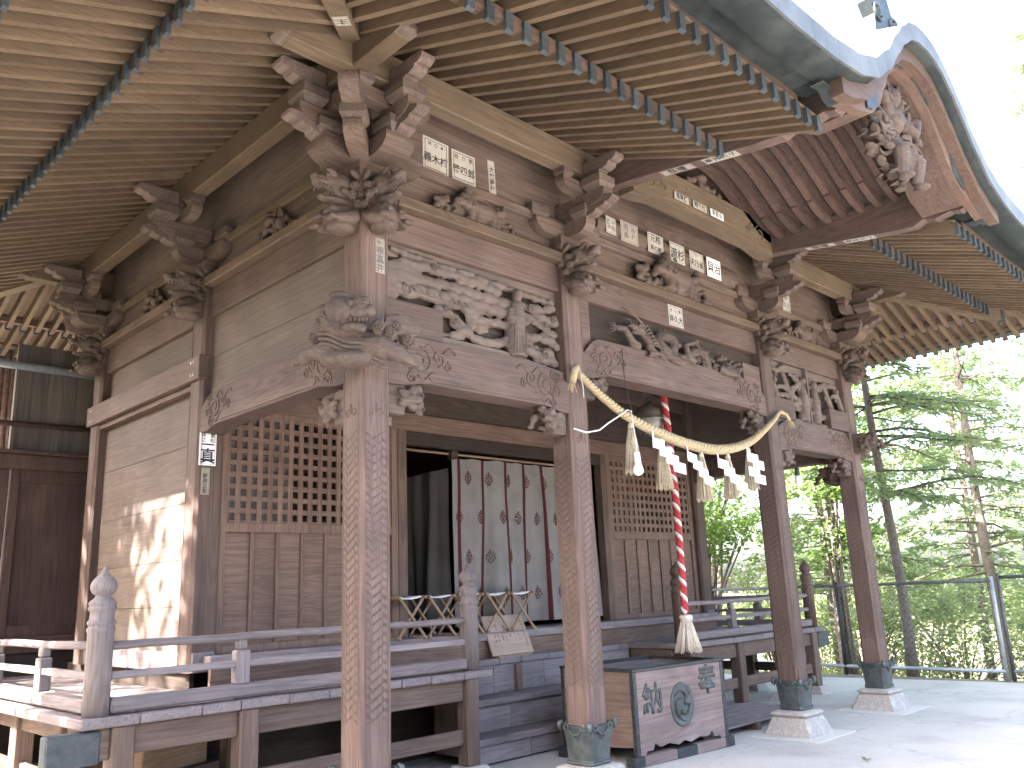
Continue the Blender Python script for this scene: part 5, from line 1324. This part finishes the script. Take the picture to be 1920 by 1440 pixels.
# ------------------------------------------------------------------ light bulbs and cable
def lamp(name, label_, x, y, z, ztop, white):
    o = thing(name, label_, 'light bulb', (x, y, z))
    m = MB(); m.lathe([(.0, -.058), (.022, -.053), (.04, -.034), (.045, -.012), (.041, .012), (.027, .034), (.02, .05)], n=20); m.build('bulb', BULB, o)
    m = MB(); m.lathe([(.026, .045), (.028, .06), (.026, .10), (.024, .13), (.012, .14)], n=16); m.build('socket', WHITE if white else IRON, o)
    MB().tube([(0, 0, .135), (.004, .002, (ztop-z)*.5), (-.01, .02, ztop-z)], .0045, 5).build('flex', CABLE if white else IRON, o)
lamp('light_bulb', 'white light bulb in a white socket in front of the leftmost tassel', 2.44, -.32, 2.42, 2.90, True)
lamp('light_bulb', 'light bulb in a dark socket hanging in the right-hand bay', 6.05, .12, 2.60, 2.93, False)
m = MB(); m.tube([(1.86, -.16, 2.72), (2.0, -.17, 2.70), (2.14, -.19, 2.73), (2.25, -.20, 2.80), (2.36, -.215, 2.86), (2.44, -.26, 2.92), (2.44, -.30, 2.90)], .0065, 6)
tag(m.build('cable', CABLE), 'thin pale cable looping from the column to the white bulb', 'cable')
m = MB(); m.tube([(2.62, -.11, 3.50), (2.62, -.12, 3.2), (2.62, -.17, 2.92)], .003, 5)
tag(m.build('wire', IRON), 'thin dark wire holding up the left part of the straw rope', 'wire')

# ------------------------------------------------------------------ curtains
def curtain(name, label_, fx, n_, z0, z1, bands, motifs, cloth, parent_loc, seed, sag=.0):
    """fx(u) -> (x, y) base line; folds run vertically; bands = red strips at u; motifs = rows of printed sprays"""
    o = thing(name, label_, 'curtain', parent_loc)
    q = random.Random(seed); ph = [q.uniform(0, 6.28) for _ in range(4)]
    px_, py_, pz_ = parent_loc
    def S(u, v):
        x, y = fx(u)
        (x2, y2) = fx(min(1, u+.01)); (x1, y1) = fx(max(0, u-.01)); tx, ty = x2-x1, y2-y1; L_ = math.hypot(tx, ty) or 1
        nx, ny = ty/L_, -tx/L_
        amp = .014+.040*(1-v)
        f = amp*(math.sin(u*19+ph[0]+v*1.3)+.6*math.sin(u*37+ph[1]-v)+.3*math.sin(u*71+ph[2]))
        z = z0+(z1-z0)*v-sag*math.sin(math.pi*((u*len(bands)) % 1))*v*.35
        f += .015*math.sin(v*9+u*14)*(v**3)
        return Vector((x+nx*f+.07*(1-v)*(u-.5)-px_, y+ny*f-py_, z-pz_)), Vector((nx, ny, 0))
    m = MB(); nv = 22; vs = [S(i/n_, j/nv)[0] for j in range(nv+1) for i in range(n_+1)]
    fs = [(j*(n_+1)+i, j*(n_+1)+i+1, (j+1)*(n_+1)+i+1, (j+1)*(n_+1)+i) for j in range(nv) for i in range(n_)]
    m.add(vs, fs, 0, True); m.build('cloth', cloth, o)
    for u in bands:
        b = MB(); w_ = .0085; vs = []; 
        for j in range(nv+1):
            for e_ in (-1, 0, 1):
                p, nn = S(u+e_*w_, j/nv); vs.append(p+nn*(.012 if e_ == 0 else .004))
        b.add(vs, [(j*3+k, j*3+k+1, j*3+k+4, j*3+k+3) for j in range(nv) for k in range(2)], 0, True); b.build('red_band', DRED, o)
    if motifs:
        b = MB()
        for (u, v) in motifs:
            for (du, dv, s) in ((0, .040, 1), (0, .022, .9), (-.008, .028, .8), (.008, .028, .8), (-.014, .012, 1), (.014, .012, 1), (-.005, .008, .8), (.006, .006, .8), (0, -.008, 1), (-.017, -.006, .9), (.017, -.006, .9), (-.009, -.018, .9), (.009, -.018, .9), (0, -.032, .9), (-.006, -.03, .6), (.007, -.028, .6)):
                p, nn = S(min(1, max(0, u+du)), v+dv); t_ = Vector((nn.y, -nn.x, 0)); r_ = .015*s
                b.add([p+nn*.006+t_*r_*.8, p+nn*.006+Vector((0, 0, r_*1.25)), p+nn*.006-t_*r_*.8, p+nn*.006-Vector((0, 0, r_*1.25))], [(0, 1, 2, 3)])
        tag(b.build('printed_motif', MOTIF, o), kind='stuff')
    return o
mot = []
for k in range(8):
    for j, v in enumerate((.88, .64, .40, .17)):
        u = .055+.125*k+(0 if j % 2 else .055)
        if u < .98: mot.append((u, v))
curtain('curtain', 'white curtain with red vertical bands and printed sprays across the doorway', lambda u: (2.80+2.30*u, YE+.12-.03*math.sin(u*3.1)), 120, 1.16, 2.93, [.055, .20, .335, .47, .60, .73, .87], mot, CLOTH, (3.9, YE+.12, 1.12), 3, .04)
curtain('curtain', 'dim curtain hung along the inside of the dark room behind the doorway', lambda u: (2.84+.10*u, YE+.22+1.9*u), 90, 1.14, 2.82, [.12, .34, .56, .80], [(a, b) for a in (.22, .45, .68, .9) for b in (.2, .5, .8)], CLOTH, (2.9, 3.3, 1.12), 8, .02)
m = MB(); m.tube([(2.10, YE+.10, 2.955), (5.1, YE+.10, 2.95)], .014, 8)
tag(m.build('curtain_pole', W['newx']), 'thin wooden pole carrying the white curtain across the doorway', 'pole')
# ------------------------------------------------------------------ folding stools
def stool():
    o = thing('folding_stool', '', 'stool', (0, 0, 0), 0, 'folding stools in front of the doorway')
    w_, d_, h_ = .40, .34, .40
    for y in (-d_/2, d_/2):
        for s in (-1, 1):
            T = Matrix.Translation((0, y+s*.012, h_/2)) @ Matrix.Rotation(s*.72, 4, 'Y')
            MB().box((-.013, -.011, -.262), (.013, .011, .262), .003, 0, T).build('leg', W['newz'], o)
    for s in (-1, 1):
        MB().box((s*.172-.016, -d_/2-.03, h_-.02), (s*.172+.016, d_/2+.03, h_+.012), .006).build('seat_rail', W['newy'], o)
        MB().box((s*.172-.018, -d_/2-.03, 0), (s*.172+.018, d_/2+.03, .022), .004).build('foot_rail', W['newy'], o)
    m = MB(); n_ = 10
    vs = [(-.15+.30*i/n_, yy, h_-.002-.02*math.sin(math.pi*i/n_)+dz) for dz in (0, .008) for yy in (-d_/2+.02, d_/2-.02) for i in range(n_+1)]
    k = n_+1; fs = [(i, i+1, i+1+k, i+k) for i in range(n_)]+[(i+3*k, i+1+3*k, i+1+2*k, i+2*k) for i in range(n_)]+[(i, i+2*k, i+1+2*k, i+1) for i in range(n_)]+[(i+k, i+1+k, i+1+3*k, i+3*k) for i in range(n_)]
    m.add(vs, fs, 0, True); m.build('seat_cloth', WHITE, o)
    return o
s0 = stool()
names_ = ['leftmost folding stool with a white seat in the doorway row', 'folding stool second from the left, before the dark inner curtain', 'folding stool behind the onion-topped stair post', 'folding stool just right of the onion-topped stair post', 'rightmost folding stool, above the notice board']
for i, lb in enumerate(names_):
    o = s0 if i == 0 else copy_tree(s0)
    o.location = (1.95+.365*i, 2.20-.004*i, 1.10); o.scale = (.9, .9, .95); o.rotation_euler = (0, 0, [.02, -.03, .01, .04, -.02][i]); o['label'] = lb
# ------------------------------------------------------------------ notice board
nb = thing('notice_board', 'pale wooden notice board leaning on the veranda above the stairs', 'sign', (3.20, 1.97, ZP), .0)
T = Matrix.Rotation(R(-24), 4, 'X')
MB().box((-.29, -.012, .02), (.29, .012, .44), .004, 0, T).build('board', wood('notice_wood', (.37, .28, .235), (.31, .225, .18), 'x', .6, vary=.02), nb)
for x in (-.2, .2): MB().box((x-.012, .14, .0), (x+.012, .17, .36), .002).build('prop', W['newz'], nb)
MB().box((-.24, -.03, .0), (.24, .02, .02), .002).build('foot', W['newx'], nb)
m = MB(); q = random.Random(9)
for (x, z0_, n_, sp, sz) in ((.235, .36, 8, .036, .017), (.15, .27, 3, .05, .012), (.10, .28, 3, .045, .011), (.03, .30, 2, .08, .02), (.0, .36, 1, .04, .018), (-.035, .32, 5, .038, .018), (-.085, .25, 3, .03, .02), (-.145, .33, 5, .038, .017), (-.19, .25, 3, .04, .02), (-.22, .16, 2, .04, .014)):
    for k in range(n_):
        cx_, cz_ = x+q.uniform(-.004, .004), z0_-sp*k
        for j in range(4):     # a few brush strokes stand for each written character
            a = q.uniform(-sz, sz)*.6; b = q.uniform(-sz, sz)*.6; L_ = sz*q.uniform(.5, .9); w2 = sz*.16
            if j % 2: p = [(cx_+a-L_, cz_+b-w2), (cx_+a+L_, cz_+b-w2*.4), (cx_+a+L_, cz_+b+w2), (cx_+a-L_, cz_+b+w2)]
            else: p = [(cx_+a-w2, cz_+b-L_), (cx_+a+w2, cz_+b-L_*.8), (cx_+a+w2, cz_+b+L_), (cx_+a-w2, cz_+b+L_)]
            m.add([(u, -.0135, v) for u, v in p], [(0, 1, 2, 3)], 0, False, T)
m.build('brush_lettering', INK2, nb)
# ------------------------------------------------------------------ duckboard to the right of the box
db = thing('duckboard', 'low weathered slatted duckboard beside the offering box', 'duckboard', (5.0, .9, 0))
sl_ = MB().box((-1.3, -.042, .075), (1.1, .042, .10), .006).mesh('slat', W['greyx'])
for k in range(9): obj('slat', sl_, db, (.25+pr.uniform(-.01, .01), -.42+.098*k, pr.uniform(-.002, .002)))
for x in (-.8, .2, 1.2): MB().box((x-.035, -.46, 0), (x+.035, .42, .075), .004).build('bearer', W['posty'], db)
# loose timber stored under the veranda, leaf on the court
m = thing('stored_timber', 'short pale squared timber lying under the veranda at the left', 'timber', (-.35, 2.0, 0), .35)
MB().box((-.3, -.12, .36), (.3, .12, .56), .008).build('beam', W['newx'], m); MB().box((-.4, -.15, .0), (.4, .15, .355), .008).build('trestle', W['postx'], m)
lf = MB(); q = random.Random(21)
for k in range(9):
    a = -1.2+.33*k; L_ = .05+.03*math.sin(k*1.3+.5); c0 = Vector((0, 0, .012)); d = Vector((math.cos(a), math.sin(a), q.uniform(.05, .3))).normalized(); n_ = Vector((-d.y, d.x, 0))
    lf.add([c0, c0+d*L_*.5+n_*.010, c0+d*L_, c0+d*L_*.5-n_*.010, c0+d*L_*.5+Vector((0, 0, .003))], [(0, 1, 4), (1, 2, 4), (2, 3, 4), (3, 0, 4)])
lf.tube([(0, 0, .01), (-.03, -.02, .02), (-.06, -.05, .008)], .0022, 5)
o = lf.build('fallen_leaf', LEAFC, None, (4.23, -1.08, .003)); tag(o, 'small green fallen sprig lying on the pale court', 'leaf')
# ------------------------------------------------------------------ passage building behind the hall's left side
an = thing('annex_building', 'dark panelled passage wall with grey plank screen behind the hall at the left', 'building', (-1.5, 5.62, 0))
def AB(name, a, b, mat, c=.004, parent=None): return MB().box((a[0]+1.5, a[1]-5.62, a[2]), (b[0]+1.5, b[1]-5.62, b[2]), c).build(name, mat, parent or an)
x = -.60
for wd in (.14, .155, .15, .145, .16, .15, .15):
    AB('screen_board', (x+.002, 5.60, 3.10), (x+wd-.002, 5.625, 4.35), W['annex'], .002); x += wd
AB('screen_post', (-.64, 5.58, 3.1), (-.602, 5.64, 4.35), W['annex'])
m = MB(); m.tube([(-3.4+1.5, -.06, 3.43), (.42+1.5, -.06, 3.46)], .03, 10); m.build('hand_rail', W['annexd'], an)
AB('cornice', (-3.6, 5.50, 2.965), (.42, 5.66, 3.12), W['annexd'], .008); AB('cornice_cap', (-3.6, 5.46, 3.122), (.42, 5.68, 3.16), W['annexd'], .006)
m = MB(); m.tube([(-3.6+1.5, -.12, 4.10), (.42+1.5, -.12, 4.07)], .045, 12); m.build('gutter', GALV, an)
AB('sill_beam', (-3.6, 5.52, 1.08), (.42, 5.66, 1.24), W['annexd'], .008)
for k, (x0, x1) in enumerate(((-3.5, -2.55), (-2.5, -1.55), (-1.5, -.62), (-.60, .34))):
    d = AB('door_panel', (x0+.02, 5.60, 1.26), (x1-.02, 5.62, 2.90), W['annexd'], .002)
    for a, b in (((x0, 5.57, 1.24), (x0+.09, 5.63, 2.97)), ((x1-.09, 5.57, 1.24), (x1, 5.63, 2.97))): AB('stile', a, b, W['annexd'], .006, d)
    for a, b in (((x0+.09, 5.575, 1.24), (x1-.09, 5.628, 1.36)), ((x0+.09, 5.575, 2.83), (x1-.09, 5.628, 2.97))): AB('door_rail', a, b, W['annexd'], .006, d)
    for a, b in (((x0+.11, 5.588, 1.40), (x0+.125, 5.60, 2.80)), ((x1-.125, 5.588, 1.40), (x1-.11, 5.60, 2.80))): AB('moulding', a, b, W['annexd'], .002, d)
AB('deck', (-3.6, 4.95, .80), (.3, 5.66, .86), W['greyx']); AB('base_wall', (-3.6, 5.55, 0), (.4, 5.65, 1.08), W['darkx'])
AB('side_wall', (.34, 4.70, 0), (.42, 5.9, 4.3), W['darkz'])

# ------------------------------------------------------------------ fence
def fence(name, label_, pts, h, chain=True):
    o = thing(name, label_, 'fence', (pts[0][0], pts[0][1], 0)); ox, oy = pts[0]
    for i, (a, b) in enumerate(zip(pts, pts[1:])):
        L_ = math.hypot(b[0]-a[0], b[1]-a[1]); d = ((b[0]-a[0])/L_, (b[1]-a[1])/L_)
        q = lambda s, z: (a[0]+d[0]*s-ox, a[1]+d[1]*s-oy, z)
        MB().tube([q(0, h), q(L_, h)], .024, 8).build('top_rail', DKRAIL, o); MB().tube([q(0, .13), q(L_, .13)], .026, 8).build('bottom_rail', GALV, o)
        n_ = max(1, round(L_/1.9))
        for k in range(n_+1): MB().tube([q(L_*k/n_, 0), q(L_*k/n_, h+.06)], .026, 8).build('post', GALV if k == n_ else DKRAIL, o)
        if chain:
            m = MB(); s = -h
            while s < L_:
                for sg in (1, -1):
                    s0, s1 = (s, s+h-.13) if sg > 0 else (s+h-.13, s)
                    z0_, z1_ = .13, h
                    ps = []
                    for (ss, zz) in ((s0, z0_), (s1, z1_)): ps.append([ss, zz])
                    # clip to the bay
                    (sa, za), (sb_, zb) = ps
                    def clip(sv): return za+(zb-za)*(sv-sa)/(sb_-sa)
                    lo, hi = min(sa, sb_), max(sa, sb_)
                    lo2, hi2 = max(lo, 0), min(hi, L_)
                    if hi2-lo2 > .05: m.tube([q(lo2, clip(lo2)), q(hi2, clip(hi2))], .0010, 3)
                s += .085
            tag(m.build('chain_link', GALV, o), kind='stuff')
    return o
fence('wire_fence', 'dark railed wire mesh fence along the right edge of the court', [(11.2, 7.0), (10.75, 4.4), (10.45, 1.9), (10.40, -.42)], 1.36)
fence('fence_gate_panel', 'galvanised fence panel with a bright post at the far right', [(10.42, -.50), (10.9, -2.9), (11.4, -5.4)], 1.40)

# ------------------------------------------------------------------ trees
def leaf_quads(m, c, d, n_, L_, w_, q, droop=0):
    for k in range(n_):
        dd = Vector((d.x+q.uniform(-.9, .9), d.y+q.uniform(-.9, .9), d.z+q.uniform(-.5, .5)-droop)).normalized()
        s = Vector((q.uniform(-1, 1), q.uniform(-1, 1), q.uniform(-1, 1))).cross(dd)
        if s.length < .01: continue
        s = s.normalized()*w_*q.uniform(.6, 1.2); l = dd*L_*q.uniform(.6, 1.3); p = Vector(c)+Vector((q.uniform(-1, 1), q.uniform(-1, 1), q.uniform(-1, 1)))*L_*.45
        i = len(m.v); m.v += [tuple(p), tuple(p+l*.5+s), tuple(p+l), tuple(p+l*.5-s)]; m.f.append((i, i+1, i+2, i+3)); m.m.append(0); m.sm.append(False)
def conifer(label_, x, y, h, r_, seed, z_low=1.6, spread=2.0, nb=70, dens=1.0, mat=None, lean=(0, 0), group='cypress trees beyond the fence', leaf=(.15, .022)):
    q = random.Random(seed); gz = terrain(x, y); h -= gz; z_low -= gz; o = thing('cypress_tree', label_, 'tree', (x, y, gz), 0, group)
    tr = MB(); n_ = 14; pts = [(lean[0]*(k/n_)**1.3+.04*math.sin(k*1.1+seed), lean[1]*(k/n_)+.04*math.cos(k*.9+seed), h*k/n_-.05) for k in range(n_+1)]
    tr.tube(pts, [r_*(1-.85*k/n_)*(1.18 if k == 0 else 1) for k in range(n_+1)], 10)
    cw = MB()
    for b in range(nb):
        t = q.random()**.85; z = z_low+(h-z_low)*t; a = q.uniform(0, 6.283); L_ = spread*(1-t*.75)*q.uniform(.55, 1.15)
        i = min(n_-1, int(z/h*n_)); bx0, by0 = pts[i][0], pts[i][1]
        up_ = q.uniform(-.05, .3); p = []; 
        for k in range(6):
            s = k/5; p.append(Vector((bx0+math.cos(a)*L_*s, by0+math.sin(a)*L_*s, z+L_*(up_*s-.28*s*s)+.04*math.sin(s*7+b))))
        tr.tube(p, [.018*(1-.15*k)*(.5+L_/spread) for k in range(6)], 4)
        ns = int(13*dens*L_/spread)+2
        for k in range(ns):
            s = .22+.78*(k+q.random())/ns; f = s*5; j = min(4, int(f)); c = p[j].lerp(p[j+1], f-j)
            side = Vector((-math.sin(a), math.cos(a), 0))*q.choice((-1, 1)); d = (Vector((math.cos(a), math.sin(a), 0))*.7+side*.8+Vector((0, 0, -.25)))
            leaf_quads(cw, c+side*.12*q.random(), d, 9, leaf[0], leaf[1], q, .12)
    tr.build('trunk', BARK, o); cw.build('crown', mat or LEAFA, o); return o
def bush(name, label_, cat_, x, y, z0, rx, ry, rz, n_, size, seed, mat, stems=6, group=None, trunk=None):
    q = random.Random(seed); gz = terrain(x, y); o = thing(name, label_, cat_, (x, y, gz), 0, group); cw = MB(); st = MB(); z0 = z0-gz if z0 > 0 else .1
    cl = [Vector((q.gauss(0, .45)*rx, q.gauss(0, .45)*ry, z0+rz*(.15+.85*q.random()))) for _ in range(max(6, n_//110))]
    for c in cl:
        for k in range(110):
            p = c+Vector((q.gauss(0, 1), q.gauss(0, 1), q.gauss(0, .8)))*min(rx, rz)*.17
            d = Vector((q.uniform(-1, 1), q.uniform(-1, 1), q.uniform(-.6, .5))).normalized(); s = d.cross(Vector((q.uniform(-.4, .4), q.uniform(-.4, .4), 1))).normalized()*size*.32; l = d*size*q.uniform(.7, 1.3)
            i = len(cw.v); cw.v += [tuple(p), tuple(p+l*.5+s), tuple(p+l), tuple(p+l*.5-s)]; cw.f.append((i, i+1, i+2, i+3)); cw.m.append(0); cw.sm.append(False)
    base = Vector((0, 0, 0))
    for c in cl[:stems*3]:
        mid = Vector((c.x*.3, c.y*.3, c.z*.55)); st.tube([base+Vector((q.uniform(-.1, .1)*rx, q.uniform(-.1, .1)*ry, -.05)), mid, c], [(trunk or .03), (trunk or .03)*.6, .006], 5)
    st.build('stem' if not trunk else 'trunk', BARK, o); cw.build('foliage' if not trunk else 'crown', mat, o); return o
conifer('slim cypress with a bare lower trunk right behind the fence', 10.95, 1.07, 11.0, .085, 1, 2.2, 2.3, 110, 1.3, lean=(-.35, .1))
conifer('cypress at the far right edge beyond the fence post', 14.3, .75, 12.5, .11, 2, 1.2, 2.6, 120, 1.4, lean=(.2, 0))
for i, (x, y, h, sp, lb) in enumerate(((15.6, 4.3, 12, 2.6, 'cypress between the two outer columns, some way behind the fence'), (19.5, 2.6, 14, 3.0, 'tall pale cypress far behind the slim trunk'), (18.5, -1.4, 13, 3.0, 'cypress past the fence panel at the right margin'), (22.0, 7.0, 13, 3.2, 'distant cypress seen between the third column and the fourth'), (13.0, -2.2, 11, 2.4, 'near cypress crowding the right margin above the galvanised panel'), (18.0, 5.6, 13, 2.8, 'cypress just right of the fourth column, well behind the shrubs'), (24.0, 4.0, 15, 3.4, 'farthest tall cypress, right of the slim trunk'))):
    conifer(lb, x, y, h, .11, 10+i, .8, sp, 105, 1.5, leaf=(.19, .03))
bush('broadleaf_tree', 'glossy broadleaf tree just behind the right end of the veranda', 'tree', 12.3, 5.6, 1.6, 1.5, 1.5, 3.2, 5200, .13, 31, LEAFB, 5, 'broadleaf trees behind the hall', .045)
bush('broadleaf_tree', 'broadleaf tree whose leaves fill the gap under the straw tassels', 'tree', 15.0, 7.3, 2.0, 2.0, 2.0, 4.6, 6000, .16, 32, LEAFB, 3, 'broadleaf trees behind the hall', .09)
bush('broadleaf_tree', 'dark leafy tree beside the fourth column, behind the lamp bay', 'tree', 13.4, 3.2, 1.2, 1.1, 1.1, 4.8, 5600, .13, 33, LEAFB, 2, 'broadleaf trees behind the hall', .045)
sh = [(16.4, 6.4, 1.3, 3.4), (16.8, 4.2, 1.4, 3.3), (17.0, 2.4, 1.5, 3.2), (17.2, .5, 1.4, 3.0), (15.2, 7.4, 1.3, 2.3), (20.5, 4.6, 2.0, 4.4), (20.0, 1.6, 1.9, 4.2), (22.0, 8.0, 2.4, 4.6), (19.5, -1.6, 2.0, 4.0)]
sn = ['low shrub behind the fence below the fourth column', 'shrub behind the fence just left of the slim trunk', 'shrub with dry straw-coloured stems right of the slim trunk', 'shrub at the foot of the galvanised fence post', 'shrub behind the end of the veranda railing', 'broad pale shrub further back behind the slim trunk', 'shrub behind the fence post at the right', 'large bush on the slope between the last two columns', 'bush at the right margin behind the galvanised panel']
for i, ((x, y, r_, h), lb) in enumerate(zip(sh, sn)):
    bush('shrub', lb, 'shrub', x, y, terrain(x, y), r_, r_, h, 3800 if i < 5 else 4200, .11 if i < 5 else .15, 50+i, LEAFC, 8, 'shrubs beyond the fence')
# far wood that reads as one mass
q = random.Random(77); far = MB()
for k in range(16000):
    a = R(q.uniform(-14, 62)); d = q.uniform(26, 46); hgt = (.5+1.6*(.5+.5*math.sin(a*9))*(.4+.6*q.random()))*q.random()**.8
    p = Vector((CAM.x+math.cos(a)*d, CAM.y+math.sin(a)*d, hgt)); dd = Vector((q.uniform(-1, 1), q.uniform(-1, 1), q.uniform(-1, .6))).normalized(); s = dd.cross(Vector((q.random(), q.random(), 1))).normalized()*.13
    i = len(far.v); far.v += [tuple(p), tuple(p+dd*.22+s), tuple(p+dd*.44), tuple(p+dd*.22-s)]; far.f.append((i, i+1, i+2, i+3)); far.m.append(0); far.sm.append(False)
tag(far.build('far_wood', LEAFC), 'distant sunlit woodland beyond the court', 'woodland', kind='stuff')
# big trunk glimpsed behind the passage, and the trees left of the hall that throw the dappled shade
m = thing('cedar_tree', 'thick reddish cedar trunk glimpsed behind the passage screen', 'tree', (-.42, 7.6, 0))
t_ = MB(); n_ = 40
for k in range(n_):
    a = 2*math.pi*k/n_; r_ = .42+.03*math.sin(k*7.3); t_.tube([(math.cos(a)*r_*1.25, math.sin(a)*r_*1.25, 0), (math.cos(a+.05)*r_, math.sin(a+.05)*r_, 3), (math.cos(a)*r_*.8, math.sin(a)*r_*.8, 8)], [.05, .042, .035], 5)
t_.lathe([(.5, 0), (.4, 3), (.33, 8)], n=16)
t_.build('trunk', plain('cedar_bark', (.22, .14, .11), (.38, .27, .23), 18, .95, 0, .6), m)
def shade_tree(label_, x, y, zc, ry, rz, n_, seed, size=.22, rx=1.6, gap=0):
    q = random.Random(seed); o = thing('shade_tree', label_, 'tree', (x, y, 0), 0, 'trees left of the hall'); cw = MB(); tr = MB()
    tr.tube([(0, 0, -.1), (.1, .1, zc*.5), (0, 0, zc+rz*.6)], [.2, .15, .04], 10)
    for k in range(26):
        a = q.uniform(0, 6.28); e = Vector((math.cos(a)*rx, math.sin(a)*ry, q.uniform(-.6, .9)*rz+zc)); b0 = Vector((0, 0, zc-rz*.8+.6*rz*q.random())); md = b0.lerp(e, .5)+Vector((0, 0, .3)); tr.tube([b0, md, e], [.055, .035, .01], 5)
    cl = [Vector((q.uniform(-1, 1)*rx, q.uniform(-1, 1)*ry, zc+q.uniform(-1, 1)*rz)) for _ in range(max(1, n_//60))]
    cl = [c for c in cl if (c.x/rx)**2+(c.y/ry)**2+((c.z-zc)/rz)**2 < 1.25]
    for c in cl:
        for k in range(60): 
            dd = Vector((q.uniform(-1, 1), q.uniform(-1, 1), q.uniform(-.5, .5))).normalized(); p = c+Vector((q.gauss(0, 1), q.gauss(0, 1), q.gauss(0, 1)))*.30; s = dd.cross(Vector((q.uniform(-.5, .5), q.uniform(-.5, .5), 1))).normalized()*size*.35
            i = len(cw.v); cw.v += [tuple(p), tuple(p+dd*size*.5+s), tuple(p+dd*size), tuple(p+dd*size*.5-s)]; cw.f.append((i, i+1, i+2, i+3)); cw.m.append(0); cw.sm.append(False)
    tr.build('trunk', BARK, o); cw.build('crown', LEAFG, o); return o
shade_tree('evergreen tree outside the left edge shading the porch', -7.2, .6, 7.6, 2.6, 2.6, 26000, 91)
shade_tree('bare-branched tree outside the left edge dappling the side wall', -7.6, 5.4, 8.0, 1.6, 1.8, 1500, 92, .2, 1.4)

# unseen grove behind the viewer and at left, added to cut fill light
q = random.Random(123); gw = MB()
def grove(x0, y0, x1, y1, h, n_, size=.55, th=2.2):
    for k in range(n_):
        t = q.random(); z = h*q.random()**.8; p = Vector((x0+(x1-x0)*t+q.gauss(0, th*.5), y0+(y1-y0)*t+q.gauss(0, th*.5), z))
        dd = Vector((q.uniform(-1, 1), q.uniform(-1, 1), q.uniform(-.7, .7))).normalized(); s = dd.cross(Vector((q.random(), q.random(), 1))).normalized()*size*.4
        i = len(gw.v); gw.v += [tuple(p), tuple(p+dd*size*.5+s), tuple(p+dd*size), tuple(p+dd*size*.5-s)]; gw.f.append((i, i+1, i+2, i+3)); gw.m.append(0); gw.sm.append(False)
grove(-15, 14, -13, 3.5, 7.0, 3000); grove(-13.5, 2.0, -13.5, -8, 7.0, 3500); grove(-13.5, -8, -10, -19, 7, 3500); grove(-10, -19, 8, -23, 7.0, 4200)
tag(gw.build('fill_blocking_grove', LEAFG), 'dense unseen grove added left and front of the court to cut fill light', 'woodland', kind='stuff')
